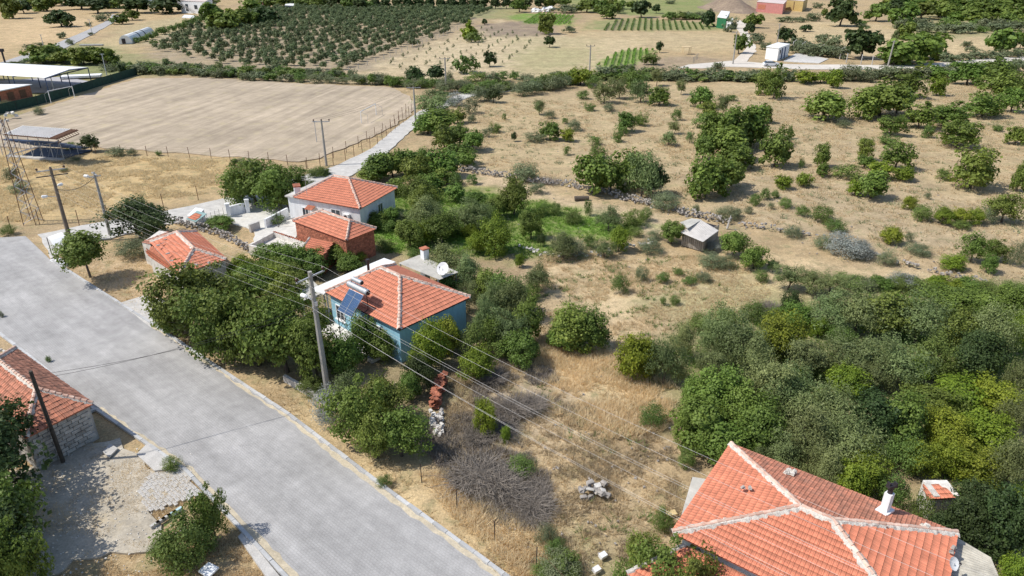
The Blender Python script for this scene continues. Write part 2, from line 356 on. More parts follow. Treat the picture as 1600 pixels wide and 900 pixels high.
def ground_nodes(gm):
    n = gm.node_tree.nodes; l = gm.node_tree.links; p = n['Principled BSDF']; p.inputs['Roughness'].default_value = .95; p.inputs['Specular IOR Level'].default_value = .1
    tc = n.new('ShaderNodeTexCoord'); at = n.new('ShaderNodeAttribute'); at.attribute_name = 'cover'
    def noise(sc, det=5, rough=.6, mapping=None):
        t = n.new('ShaderNodeTexNoise'); t.inputs['Scale'].default_value = sc; t.inputs['Detail'].default_value = det; t.inputs['Roughness'].default_value = rough
        if mapping:
            mp = n.new('ShaderNodeMapping'); mp.inputs['Scale'].default_value = mapping; l.new(tc.outputs['Object'], mp.inputs[0]); l.new(mp.outputs[0], t.inputs['Vector'])
        else: l.new(tc.outputs['Object'], t.inputs['Vector'])
        return t.outputs[0]
    def mixc(fac, a, b, blend='MIX'):
        m = n.new('ShaderNodeMix'); m.data_type = 'RGBA'; m.blend_type = blend
        for k, v in ((0, fac), (6, a), (7, b)):
            if hasattr(v, 'links') or hasattr(v, 'is_linked'): l.new(v, m.inputs[k])
            else: m.inputs[k].default_value = v
        return m.outputs[2]
    def rng(v, a, b, c, d):
        m = n.new('ShaderNodeMapRange'); m.inputs[1].default_value = a; m.inputs[2].default_value = b; m.inputs[3].default_value = c; m.inputs[4].default_value = d; l.new(v, m.inputs[0]); return m.outputs[0]
    o = at.outputs['Color']
    hs = n.new('ShaderNodeHueSaturation'); l.new(o, hs.inputs['Color']); l.new(rng(noise(.25, 6, .7), .3, .7, .66, 1.15), hs.inputs['Value']); o = hs.outputs[0]
    o = mixc(rng(noise(1.1, 5, .65), .50, .66, 0, .50), o, (.30, .225, .145, 1))
    o = mixc(rng(noise(.55, 6, .7), .52, .66, 0, .52), o, (.25, .255, .12, 1))
    o = mixc(rng(noise(2.6, 4, .7), .58, .70, 0, .55), o, (.74, .61, .40, 1))
    hs2 = n.new('ShaderNodeHueSaturation'); l.new(o, hs2.inputs['Color']); l.new(rng(noise(7, 4, .8), .3, .7, .62, 1.32), hs2.inputs['Value']); o = hs2.outputs[0]
    l.new(o, p.inputs['Base Color'])
    b = n.new('ShaderNodeBump'); b.inputs['Strength'].default_value = .8; b.inputs['Distance'].default_value = .12
    l.new(noise(4.5, 5, .75), b.inputs['Height']); l.new(b.outputs[0], p.inputs['Normal'])
ground_nodes(gm); gme.materials.append(gm)
ground = link('ground', gme); ground['kind'] = 'structure'

def sheet(name, poly, z, m, jit=0.0, step=1.5):
    pts = []
    n = len(poly)
    for i in range(n):
        a, b = Vector(poly[i][:2]), Vector(poly[(i + 1) % n][:2]); k = max(1, int((b - a).length / step)) if jit else 1
        for q in range(k):
            p = a.lerp(b, q / k)
            if jit: p += Vector((rnd.uniform(-jit, jit), rnd.uniform(-jit, jit)))
            pts.append(p)
    me = bpy.data.meshes.new(name); n = len(pts)
    vs = [(p.x, p.y, z) for p in pts] + [(p.x, p.y, -.3) for p in pts]
    me.from_pydata(vs, [], [tuple(range(n))] + [(i, n + i, n + (i + 1) % n, (i + 1) % n) for i in range(n)])
    me.materials.append(m); me.polygons.foreach_set('use_smooth', np.zeros(len(me.polygons), bool)); me.update()
    if me.polygons[0].normal.z < 0: me.flip_normals()
    o = link(name, me); o['kind'] = 'structure'; return o

def surf(name, col, big=.05, scales=(.12, .9, 9), tint=None, brick=None, rot=0, bumpd=.01, streak=None, speck=None, amt=(.12, .10, .10)):
    m = bpy.data.materials.new(name); m.use_nodes = True; n = m.node_tree.nodes; l = m.node_tree.links; p = n['Principled BSDF']
    p.inputs['Roughness'].default_value = .9; p.inputs['Specular IOR Level'].default_value = .2
    tc = n.new('ShaderNodeTexCoord'); mp = n.new('ShaderNodeMapping'); mp.inputs['Rotation'].default_value = (0, 0, rot); l.new(tc.outputs['Object'], mp.inputs[0])
    rgb = n.new('ShaderNodeRGB'); rgb.outputs[0].default_value = (*col, 1); o = rgb.outputs[0]
    def noise(sc, vec=None, det=5):
        t = n.new('ShaderNodeTexNoise'); t.inputs['Scale'].default_value = sc; t.inputs['Detail'].default_value = det; t.inputs['Roughness'].default_value = .65; l.new(vec or mp.outputs[0], t.inputs['Vector']); return t.outputs[0]
    def val(o, v, a):
        h = n.new('ShaderNodeHueSaturation'); r = n.new('ShaderNodeMapRange'); r.inputs[1].default_value = .3; r.inputs[2].default_value = .7; r.inputs[3].default_value = 1 - a; r.inputs[4].default_value = 1 + a
        l.new(v, r.inputs[0]); l.new(r.outputs[0], h.inputs['Value']); l.new(o, h.inputs['Color']); return h.outputs[0]
    for sc, a in zip(scales, amt): o = val(o, noise(sc), a)
    if streak:
        ms = n.new('ShaderNodeMapping'); ms.inputs['Scale'].default_value = streak; l.new(mp.outputs[0], ms.inputs[0]); o = val(o, noise(1, ms.outputs[0]), .24 if name == 'pitch_soil' else .15)
    if tint:
        r = n.new('ShaderNodeMapRange'); r.inputs[1].default_value = .55; r.inputs[2].default_value = .7; r.inputs[3].default_value = 0; r.inputs[4].default_value = .6; l.new(noise(.33), r.inputs[0])
        mx = n.new('ShaderNodeMix'); mx.data_type = 'RGBA'; mx.inputs[7].default_value = (*tint, 1); l.new(r.outputs[0], mx.inputs[0]); l.new(o, mx.inputs[6]); o = mx.outputs[2]
    bp = n.new('ShaderNodeBump'); bp.inputs['Distance'].default_value = bumpd; bp.inputs['Strength'].default_value = .7
    if brick:
        bt = n.new('ShaderNodeTexBrick'); bt.inputs['Scale'].default_value = 1; bt.inputs['Brick Width'].default_value = brick[0]; bt.inputs['Row Height'].default_value = brick[1]; bt.inputs['Mortar Size'].default_value = brick[2]
        bt.inputs['Color1'].default_value = (1, 1, 1, 1); bt.inputs['Color2'].default_value = (.88, .88, .88, 1); bt.inputs['Mortar'].default_value = (.62, .59, .54, 1); l.new(mp.outputs[0], bt.inputs['Vector'])
        mx = n.new('ShaderNodeMix'); mx.data_type = 'RGBA'; mx.blend_type = 'MULTIPLY'; mx.inputs[0].default_value = .26; l.new(o, mx.inputs[6]); l.new(bt.outputs[0], mx.inputs[7]); o = mx.outputs[2]
        l.new(bt.outputs['Fac'], bp.inputs['Height']); bp.invert = True
    else: l.new(noise(12), bp.inputs['Height'])
    l.new(bp.outputs[0], p.inputs['Normal']); l.new(o, p.inputs['Base Color']); return m
RA = math.atan2(ddir.y, ddir.x)
road_m = surf('paved_road', (.40, .39, .38), scales=(.22, 1.3, 10), amt=(.14, .12, .09), brick=(.22, .16, .02), rot=-RA, tint=(.33, .32, .31), streak=(.09, .8, 1))
sheet('road', MAIN, .012, road_m)
lane_m = surf('lane_surface', (.53, .51, .475), scales=(.3, 1.2, 9), amt=(.10, .12, .10))
sheet('side_road', SIDE, .022, lane_m, .12)
sheet('far_road', UR, .03, surf('far_gravel', (.62, .57, .50), amt=(.1, .1, .1)), .3, 4)
sheet('far_lane', UB, .05, surf('far_track', (.62, .56, .48), amt=(.1, .1, .1)), .4, 4)
sheet('upper_road', UL, .03, surf('upper_asphalt', (.40, .39, .38), amt=(.08, .08, .1)), .2, 5)
sheet('football_pitch', PITCHP, .02, surf('pitch_soil', (.415, .34, .25), scales=(.05, .35, 4), amt=(.16, .15, .10), tint=(.50, .42, .25), rot=math.radians(12), streak=(.55, .025, 1)), .5, 2)
sheet('house_yard', YARD, .03, surf('yard_concrete', (.62, .60, .55), scales=(.4, 1.5, 9), amt=(.1, .12, .1), tint=(.52, .44, .32)), .2, 1)
sheet('corner_yard', LYARD, -.0, surf('yard_dirt', (.46, .41, .33), scales=(.4, 1.5, 7), amt=(.18, .18, .20), tint=(.58, .46, .27)), .35, .8)
sheet('driveway', W((186, 474), (224, 462), (262, 470), (262, 505), (236, 512)), .028, lane_m, .05)
# soil mound at the far end
mv = []; mf = []
mc = (P(1110, 14) + P(1172, 14)) / 2
for j in range(12):
    for i in range(20):
        a = i / 20 * 6.2832; r = j / 11; rr = r * (1 + .15 * math.sin(3 * a))
        mv.append((mc.x + math.cos(a) * rr * 16, mc.y + math.sin(a) * rr * 30, 6.2 * (1 - sm(r)) + .35 * math.sin(a * 5 + j * 2) * (1 - r) - .3))
for j in range(11):
    for i in range(20): mf.append((j * 20 + i, j * 20 + (i + 1) % 20, (j + 1) * 20 + (i + 1) % 20, (j + 1) * 20 + i))
me = bpy.data.meshes.new('soil_mound'); me.from_pydata(mv, [], mf); me.materials.append(surf('mound_soil', (.25, .19, .14), tint=(.45, .36, .22), amt=(.2, .25, .2)))
for pl in me.polygons: pl.use_smooth = True
link('soil_mound', me)['kind'] = 'structure'

# kerbs: separate stones
def kerb(name, pts, w=.22, h=.12, L=1.0, m='kerb_concrete', zb=-.1):
    base = MB(); out = []
    d = 0; stones = []
    for a, b in zip(pts[:-1], pts[1:]):
        seg = (b - a); n = max(1, int(seg.length / L)); rz = math.atan2(seg.y, seg.x)
        base.box(((a + b) / 2).to_tuple()[:2] + (.0,), (seg.length, w * .8, .1), rz)
        for i in range(n): stones.append((a.lerp(b, (i + .5) / n), rz, seg.length / n))
    o = base.build(name, 'concrete', loc=pts[0]); o['kind'] = 'structure'
    mb = MB(); mb.box((0, 0, h / 2 - .02), (L * .975, w, h + .06), pv=.5); proto = None
    for p, rz, ln in stones:
        if proto is None:
            proto = mb.build('kerb_stone', m, loc=(0, 0, 0)); q = proto; q.parent = o
        else: q = proto.copy(); C.objects.link(q); q.parent = o
        q.location = Vector((p.x, p.y, rnd.uniform(-.02, .015))) - o.location; q.rotation_euler = (rnd.uniform(-.03, .03), 0, rz + rnd.uniform(-.012, .012)); q.scale.x = ln / L
    return o
dust_m = surf('kerb_dust', (.52, .45, .33), scales=(.6, 2.5, 9), amt=(.15, .15, .15), tint=(.44, .40, .34))
sheet('kerb_dust', Kr[1:] + [Kr[-1] + ddir * 8, Kr[-1] + ddir * 8 - nrm * .3] + [p - nrm * o_ for p, o_ in zip(Kr[:0:-1], (.3, .4, .25, .15))], .018, dust_m, .13, .6)
sheet('kerb_dust', [Kl[1], Kl[2], Kl[3], Kl[3] + ddir * 8, Kl[3] + ddir * 8 + nrm * .5, Kl[3] + nrm * .55, Kl[2] + nrm * .35, Kl[1] + nrm * .3], .02, dust_m, .12, .6)
kerb('kerb', [p + nrm * .12 for p in Kr] + [Kr[-1] + (Kr[-1] - Kr[-2]).normalized() * 6])
kerb('kerb', [P(100, 660) , Kl[1], Kl[2], Kl[3], kl_near.lerp(Kl[3], .8)], m='kerb_concrete')
kerb('kerb', W((-60, 475), (0, 522), (40, 552), (100, 600), (150, 642)))

# ------------------------------------------------------------------ houses
TILE_L, TILE_W = .38, .245
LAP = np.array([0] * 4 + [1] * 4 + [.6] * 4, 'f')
def tile_template(w, l, lift=.03):
    u = [-w * .485, -w * .27, -w * .05, w * .485]; zz = [.0, .028, .0, .004]; lo = l * 1.12
    vs = [(a, -lo / 2, lift + z) for a, z in zip(u, zz)] + [(a, lo / 2, .002 + z) for a, z in zip(u, zz)] + [(a, -lo / 2 + .06, -.012) for a in u]
    fs = [(0, 1, 5, 4), (1, 2, 6, 5), (2, 3, 7, 6), (8, 9, 1, 0), (9, 10, 2, 1), (10, 11, 3, 2)]
    return np.array(vs), np.array(fs)
def lay_tiles(face, roof, m, singles=0, w=TILE_W, l=TILE_L, rough=0.0):
    """face: 3D polygon with its eave as the first edge. Returns nothing; parents tiles under roof."""
    a, b = Vector(face[0]), Vector(face[1]); U = (b - a).normalized(); N = (b - a).cross(Vector(face[2]) - a).normalized()
    if N.z < 0: N = -N
    V = N.cross(U)
    if (Vector(face[2]) - a).dot(V) < 0: V = -V
    loc = [((Vector(p) - a).dot(U), (Vector(p) - a).dot(V)) for p in face]
    umin = min(p[0] for p in loc); umax = max(p[0] for p in loc); vmax = max(p[1] for p in loc)
    uu, vv = np.meshgrid(np.arange(umin - w, umax + w, w), np.arange(l * .42, vmax, l)); uu = uu.ravel(); vv = vv.ravel()
    k = sdist(uu, vv, loc) > -.04
    uu, vv = uu[k], vv[k]
    pos = np.array(a)[None] + uu[:, None] * np.array(U) + vv[:, None] * np.array(V) + np.array(N) * .03
    pos += (R.rand(*pos.shape) - .5) * rough
    T, F = tile_template(w, l)
    B = np.array([U, V, N])
    if U.cross(V).dot(N) < 0: B = np.array([-np.array(U), V, N])
    single = []
    if singles:
        d = np.linalg.norm(pos - np.array((0, 0, CAMH)), axis=1); dd = -(np.array(N) @ (pos - np.array((0, 0, CAMH))).T) / d ** 2
        # tiles inside the photograph only
        zc = pos[:, 1] * c_ + (CAMH - pos[:, 2]) * s_; py = 450 + FPX * ((CAMH - pos[:, 2]) * c_ - pos[:, 1] * s_) / zc; px = 800 + FPX * pos[:, 0] / zc
        dd = np.where((py < 905) & (px > -5) & (px < 1605), dd, -1); order = np.argsort(-dd); single = list(order[:singles])
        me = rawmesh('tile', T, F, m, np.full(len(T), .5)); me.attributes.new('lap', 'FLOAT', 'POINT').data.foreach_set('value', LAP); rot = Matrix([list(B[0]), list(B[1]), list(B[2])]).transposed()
        e = rot.to_euler()
        for i in single:
            o = link('tile', me, roof, pos[i]); o.rotation_euler = (e.x + rnd.uniform(-.006, .006), e.y + rnd.uniform(-.008, .008), e.z + rnd.uniform(-.01, .01))
    keep = np.ones(len(pos), bool); keep[single] = False; pos = pos[keep]
    if len(pos):
        tw = (R.rand(len(pos), 1, 1) - .5) * .03
        TT = np.repeat(T[None], len(pos), 0); TT = TT + np.concatenate([TT[:, :, 1:2] * tw, -TT[:, :, 0:1] * tw, 0 * TT[:, :, :1]], 2)
        V3 = (TT @ B + pos[:, None]).reshape(-1, 3) - np.array(org(roof))
        FF = (F[None] + (np.arange(len(pos)) * len(T))[:, None, None]).reshape(-1, 4)
        # patches of weathering follow individual tiles
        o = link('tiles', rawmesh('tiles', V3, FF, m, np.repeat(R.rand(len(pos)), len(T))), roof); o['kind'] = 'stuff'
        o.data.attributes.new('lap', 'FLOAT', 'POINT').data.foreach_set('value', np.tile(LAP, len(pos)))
def ridge_line(a, b, roof, caps=True, w=.34, rough=.05):
    a, b = Vector(a), Vector(b); d = (b - a); L = d.length; d.normalize(); s = d.cross(Vector((0, 0, 1))).normalized(); n = s.cross(d)
    k = max(3, int(L / .18)); vs = []; fs = []
    for i in range(k + 1):
        p = a + d * (L * i / k)
        for q, (o, h) in enumerate(((-1, -.02), (-.55, .11), (0, .17), (.55, .11), (1, -.02))):
            vs.append(p + s * (o * w * .5 * rnd.uniform(.75, 1.3)) + n * (h + rnd.uniform(-rough, rough) * .5))
    for i in range(k):
        for q in range(4): fs.append((i * 5 + q, i * 5 + q + 1, (i + 1) * 5 + q + 1, (i + 1) * 5 + q))
    mb = MB(); mb.add(vs, fs); mb.build('ridge_mortar', 'mortar', roof)
    if caps:
        mb = MB(); T = int(L / .38)
        for i in range(T):
            p0 = a + d * (L * (i + .04) / T) + n * .09; p1 = a + d * (L * (i + 1.02) / T) + n * .07
            vv = [];
            for p, r in ((p0, .115), (p1, .095)):
                for q in range(5): t = math.pi * q / 4; vv.append(p + s * (math.cos(t) * r) + n * (math.sin(t) * r + .02))
            mb.add(vv, [(q, q + 1, q + 6, q + 5) for q in range(4)])
        o = mb.build('cap_tiles', 'cap_tile', roof); o['kind'] = 'stuff'
def hip_house(name, label, corners, ez, rp, wallm, tilem, over=.35, singles=0, caps=True, wall_z0=-.3, capw=.34, rough=.01, cat='house', tl=TILE_L, tw=TILE_W, order=None):
    """corners: eave corners in order, rp: two ridge points; faces 0-1 and 2-3 run along the ridge, 1-2 is the hip at rp[1], 3-0 at rp[0]"""
    cs = [Vector((p[0], p[1], ez)) for p in corners]; cen = sum(cs, Vector()) / 4
    root = empty(name, (cen.x, cen.y, 0), label, cat)
    ins = [p + (cen - p) * (over * 1.414 / (cen - p).length) for p in cs]
    wb = MB(); n = 4
    for i in range(4):
        p, q = ins[i], ins[(i + 1) % 4]; d = (q - p); rz = math.atan2(d.y, d.x); mid = (p + q) / 2; t = .2
        inn = Vector((-d.y, d.x, 0)).normalized() * (t / 2)
        if (cen - mid).dot(inn) < 0: inn = -inn
        wb2 = MB(); wb2.box((mid.x + inn.x, mid.y + inn.y, (ez - .1 + wall_z0) / 2), (d.length - (t if i % 2 else -.002), t, ez - .1 - wall_z0), rz); wb2.build('wall', wallm, root)
    r0, r1 = Vector(rp[0]), Vector(rp[1]); e1 = (cs[1] + cs[2]) / 2; e0 = (cs[3] + cs[0]) / 2; ax = (e1 - e0).normalized()      # ridge on the middle line
    r0 = e0 + ax * (r0 - e0).dot(ax) + Vector((0, 0, rp[0][2] - ez)); r1 = e0 + ax * (r1 - e0).dot(ax) + Vector((0, 0, rp[0][2] - ez))
    rb = MB(); v = cs + [r0, r1]; fs = [(0, 1, 5, 4), (1, 2, 5), (2, 3, 4, 5), (3, 0, 4)]
    low = [p - Vector((0, 0, .1)) for p in cs]
    rb.add(v + low, fs + [(0, 6, 7, 1), (1, 7, 8, 2), (2, 8, 9, 3), (3, 9, 6, 0), (6, 9, 8, 7)], .5)
    roof = rb.build('roof', 'tile_old' if tilem == 'tile_old' else 'brick_red', root)
    faces = [[cs[0], cs[1], r1, r0], [cs[1], cs[2], r1], [cs[2], cs[3], r0, r1], [cs[3], cs[0], r0]]
    for fi, fc in enumerate(faces):
        m_ = tilem[fi] if isinstance(tilem, (list, tuple)) else tilem
        lay_tiles(fc, roof, m_, singles.get(fi, 0) if isinstance(singles, dict) else 0, rough=rough, l=tl, w=tw)
    for a, b in ((cs[0], r0), (cs[1], r1), (cs[2], r1), (cs[3], r0)): ridge_line(a, b, roof, caps, capw)
    ridge_line(r0, r1, roof, caps, capw)
    return root, roof, cs, ins
def on_wall(ins, i, t, z, out=0.0, cen=None):      # point on wall i at fraction t
    p, q = ins[i], ins[(i + 1) % 4]; d = (q - p); n = Vector((d.y, -d.x, 0)).normalized(); c = sum(ins, Vector()) / 4
    if (c - p).dot(n) > 0: n = -n
    m = p.lerp(q, t) + n * out; return Vector((m.x, m.y, z)), math.atan2(d.y, d.x), n
def window(root, ins, i, t, z, w, h, frame='white_paint', sill=True, name='window'):
    p, rz, n = on_wall(ins, i, t, z)
    f = MB(); 
    for s in (-1, 1):
        f.box(p + Vector((math.cos(rz), math.sin(rz), 0)) * (s * w / 2) + n * .02, (.08, .1, h), rz)
        f.box(p + Vector((0, 0, s * h / 2)) + n * .022, (w + .08, .1, .08), rz)
    f.box(p + n * .02, (.06, .08, h), rz)
    fr = f.build(name, frame, root)
    g = MB(); g.box(p + n * .012, (w, .03, h), rz); g.build('pane', 'glass_dark', fr)
    if sill: s_b = MB(); s_b.box(p + n * .08 - Vector((0, 0, h / 2 + .07)), (w + .3, .22, .06), rz); s_b.build('sill', 'white_paint', fr)
    return fr

# near house with the big red roof
A, B_, Cc = P(1142, 694, 3.5), P(1050, 832, 3.5), P(1495, 833, 3.5); D_ = B_ + Cc - A
r0 = P(1250, 795, 4.7); r1 = P(1300, 815, 4.7)
nh, nroof, ncs, nins = hip_house('tiled_roof_house', 'near right corner house under the largest red tiled hip roof with grey mortar ridges', [A, Cc, D_, B_], 3.5, (r0, r1), 'white_plaster',
    ['tile_weathered', 'tile_new', 'tile_new', 'tile_new'], over=.4, singles={1: 60, 2: 240}, capw=.5, tl=.35, tw=.21, rough=.006)
# chimney on the far slope
cp = P(1383, 795, 4.0)
ch = MB(); ch.box((cp.x, cp.y, 4.4), (.36, .36, 1.3), .6); ch.box((cp.x, cp.y, 3.9), (.8, .6, .12), .6); cho = ch.build('chimney', 'white_plaster', nh)
k = MB(); k.tube([(cp.x, cp.y, 5.04), (cp.x, cp.y, 5.45)], .13, 10); k.box((cp.x, cp.y, 5.5), (.5, .26, .14), .3); k.box((cp.x - .17, cp.y, 5.62), (.09, .2, .2), .3); k.box((cp.x + .17, cp.y, 5.62), (.09, .2, .2), .3); k.build('cowl', 'dark_metal', cho)
for (x, y, s, m) in ((1233, 737, .9, 'stone_pale'), (1448, 822, .6, 'stone_pale')):
    b = MB(); q = P(x, y, 3.95)
    for _ in range(9): b.stone(q + Vector((rnd.uniform(-.35, .35) * s, rnd.uniform(-.2, .2) * s, rnd.uniform(-.05, .03))), (.4 * s, .35 * s, .16))
    b.build('mortar_patch', 'mortar', nh)
for (x, y) in ((1161, 761), (1172, 762), (1490, 855), (1487, 862)):
    b = MB(); q = P(x, y, 4.35 if x < 1300 else 3.75); b.stone(q, (.3, .25, .16)); tag(b.build('roof_stone', 'stone'), 'dark stone lying on the near red roof, ' + {1161: 'left one of the pair below the apex', 1172: 'right one of the pair below the apex', 1490: 'upper one at its right eave', 1487: 'lower one at its right eave'}[x], 'stone', 'stones lying on the near roof')
# satellite dish at the right eave, seen from above
def dish(q, r, label, az, mast=1.0, tilt=.9):
    root = empty('satellite_dish', q, label, 'satellite dish')
    b = MB(); vs = [(0, 0, -.22 * r)]; n = 18
    for rr, h in ((.5, -.16), (1, 0)):
        for k in range(n): t = k * 2 * math.pi / n; vs.append((math.cos(t) * rr * r, math.sin(t) * rr * r, h * r))
    fs = [(0, 1 + k, 1 + (k + 1) % n) for k in range(n)] + [(1 + k, 1 + n + k, 1 + n + (k + 1) % n, 1 + (k + 1) % n) for k in range(n)]
    mrot = Matrix.Rotation(az, 3, 'Z') @ Matrix.Rotation(tilt, 3, 'X'); top = Vector((0, 0, mast))
    b.add([q + top + mrot @ Vector(v) for v in vs], fs); b.build('reflector', 'white_paint', root)
    b = MB(); b.bar(q, q + top, .03); b.build('mast', 'galvanised', root)
    b = MB(); b.bar(q + top + mrot @ Vector((0, -r, 0)), q + top + mrot @ Vector((0, 0, r * .9)), .015); b.box(q + top + mrot @ Vector((0, 0, r * .9)), (.08, .08, .12)); b.build('feed_arm', 'dark_metal', root)
dish(P(1487, 893, 3.4), .32, 'white satellite dish beside the right eave of the near red roof', .5, .5)
# lean-to slab at the left eave and the timber-grained slab right of the roof
b = MB(); q = [P(1065, 803, 2.2), P(1108, 815, 2.2), P(1125, 752, 2.4), P(1082, 745, 2.4)]
b.prism(q, [p.z - .08 for p in q], [p.z for p in q]); tag(b.build('sheet_roof_leanto', 'grey_sheet'), 'small grey sheet lean-to roof under the left eave of the near red roof', 'lean-to'); sl = bpy.context.scene.objects['sheet_roof_leanto']
b = MB()
for p in q: b.bar((p.x, p.y, -.2), (p.x, p.y, p.z - .08), .05)
b.build('post', 'wood_pole', sl)
q = [P(1493, 838, 2.9), P(1548, 870, 2.9), P(1585, 960, 2.9), P(1455, 960, 2.9)]
slab = empty('sheet_canopy', (q[0] + q[2]) / 2 * 1.0 - Vector((0, 0, 2.9)), 'long grey corrugated sheet canopy right of the near red roof', 'canopy')
def corrugated(quad, n, parent, m, name='roof_sheet', amp=.02, single=True):
    """quad p0-p1 eave, p3-p2 top; n ribs across from p0 to p1"""
    p0, p1, p2, p3 = [Vector(p) for p in quad]; nn = ((p1 - p0).cross(p3 - p0)).normalized(); nn = nn if nn.z > 0 else -nn
    b = MB(); vs = []
    for i in range(2 * n + 1):
        t = i / (2 * n); h = nn * (amp if i % 2 else -amp); vs += [p0.lerp(p1, t) + h, p3.lerp(p2, t) + h]
    b.add(vs, [(2 * i, 2 * i + 2, 2 * i + 3, 2 * i + 1) for i in range(2 * n)])
    return b.build(name, m, parent)
corrugated([q[0], q[3], q[2], q[1]], 26, slab, 'old_sheet')
b = MB()
for p in q: b.bar((p.x, p.y, -.2), (p.x, p.y, 2.85), .06)
b.build('post', 'wood_pole', slab)
# lower red roof in front of the near house
ll = P(1030, 895, 2.3)
l0, l1 = B_ + Vector((-1.3, .9, -1.2)), D_ + Vector((-3.0, -2.0, -1.2)) * .9
t0, t1 = B_ + Vector((.7, -.9, -.25)), D_ + Vector((0, 0, -.25))
l0 = Vector((5.6, 25.2, 2.4)); l1 = Vector((5.6 + 9, 25.2 - 6.9, 2.4)); t0 = B_ + Vector((.6, -.5, -.35)); t1 = t0 + Vector((9, -6.9, 0))
lt = empty('lean_to_roof', (l0.x, l0.y, 0), 'low red tiled lean-to roof in front of the near house, behind leafy branches', 'lean-to')
b = MB(); b.add([l0, l1, t1, t0, l0 - Vector((0, 0, .1)), l1 - Vector((0, 0, .1)), t1 - Vector((0, 0, .1)), t0 - Vector((0, 0, .1))], [(0, 1, 2, 3), (4, 7, 6, 5), (0, 4, 5, 1), (3, 2, 6, 7), (0, 3, 7, 4), (1, 5, 6, 2)], .5)
lr = b.build('roof', 'brick_red', lt); lay_tiles([l0, l1, t1, t0], lr, 'tile_new', tl if False else 0, w=.21, l=.35)
ridge_line(l0, t0, lr, False, .3)
b = MB(); b.prism([l0 + Vector((.4, -.1, 0)), l1 + Vector((.1, .3, 0)), t1, t0], -.2, [2.25, 2.25, 3.0, 3.0]); b.build('wall', 'white_plaster', lt)

# blue house
bc = [P(508, 456, 3.2), P(624, 515, 3.2), P(735, 464, 3.2)]; bc.append(bc[0] + bc[2] - bc[1])
bh, broof, bcs, bins = hip_house('blue_house', 'blue walled house with an orange tiled hip roof in the middle of the gardens', bc, 3.2, (P(600, 416, 5.1), P(629, 430, 5.1)), 'blue_plaster', 'tile_clean', over=.3, capw=.36)
window(bh, bins, 0, .14, 1.65, 1.1, 1.3); window(bh, bins, 0, .72, 1.65, 1.1, 1.3); window(bh, bins, 1, .45, 1.7, 1.2, 1.2)
p, rz, n_ = on_wall(bins, 0, .5, 2.1, .22)
b = MB(); b.box(p, (.8, .35, .6), rz); ac = b.build('air_conditioner', 'white_paint', bh); b = MB(); b.tube([p + n_ * .17, p + n_ * .2], .22, 12); b.build('fan_grille', 'dark_metal', ac)
b = MB(); p, rz, n_ = on_wall(bins, 0, .42, .12, .9); b.box(p, (7.5, 1.7, .3), rz); b.build('terrace', 'stone_pale', bh)
b = MB(); e = P(576, 423, 4.2); b.tube([e - Vector((0, 0, .4)), e + Vector((0, 0, .9))], .12, 8); b.tube([e + Vector((0, 0, .85)), e + Vector((0, 0, 1.1))], .17, 8); b.build('stovepipe', 'dark_metal', bh)
# gutter line
b = MB()
for i in (0, 1): b.bar(bcs[i] - Vector((0, 0, .08)), bcs[(i + 1) % 4] - Vector((0, 0, .08)), .06)
b.build('gutter', 'dark_metal', bh)
# solar water heater on its stand in front of the roof
s0, s1 = P(530, 487, 3.4), P(546, 493, 3.4); t0_, t1_ = P(547, 458, 4.9), P(565, 468, 4.9)
dd = (s1 - s0).normalized(); back = Vector((-dd.y, dd.x, 0))
base = (s0 + s1) / 2; hw = .95
u = (bcs[1] - bcs[0]).normalized(); back = Vector((-u.y, u.x, 0))
pb = P(538, 490, 3.35); f0 = pb - u * hw; f1 = pb + u * hw; g0 = f0 + back * 1.35 + Vector((0, 0, 1.45)); g1 = f1 + back * 1.35 + Vector((0, 0, 1.45))
sh = empty('solar_water_heater', (pb.x, pb.y, 0), 'solar water heater with dark blue panels and silver tank before the blue house', 'solar heater')
nrmp = (f1 - f0).cross(g0 - f0).normalized(); nrmp = nrmp if nrmp.z > 0 else -nrmp
for k in range(2):
    a0, a1 = f0.lerp(f1, k * .5 + .01), f0.lerp(f1, k * .5 + .49); c1, c0 = g0.lerp(g1, k * .5 + .49), g0.lerp(g1, k * .5 + .01)
    b = MB(); vs = [a0, a1, c1, c0]; b.add([v - nrmp * .08 for v in vs] + vs, [(3, 2, 1, 0), (4, 5, 6, 7), (0, 1, 5, 4), (1, 2, 6, 5), (2, 3, 7, 6), (3, 0, 4, 7)]); pn = b.build('panel', 'solar', sh)
    b = MB()
    for x_, y_ in ((a0, a1), (a1, c1), (c1, c0), (c0, a0)): b.bar(x_ + nrmp * .005, y_ + nrmp * .005, .025)
    for j in range(1, 6): b.bar(a0.lerp(a1, j / 6) + nrmp * .004, c0.lerp(c1, j / 6) + nrmp * .004, .008)
    b.build('panel_frame', 'galvanised', pn)
for nm, off, r, x0, x1 in (('tank', Vector((0, 0, .2)), .27, -.25, 1.12), ('expansion_tank', Vector((0, 0, .85)), .2, .1, .75)):
    b = MB(); e0 = g0.lerp(g1, x0) + off + back * .3; e1 = g0.lerp(g1, x1) + off + back * .3; b.tube([e0, e0.lerp(e1, .03), e0.lerp(e1, .97), e1], [r * .8, r, r, r * .8], 16)
    tk = b.build(nm, 'galvanised', sh); b = MB(); b.tube([e1, e1 + u * .03], r * .78, 16); b.build('tank_cap', 'dark_metal', tk)
b = MB()
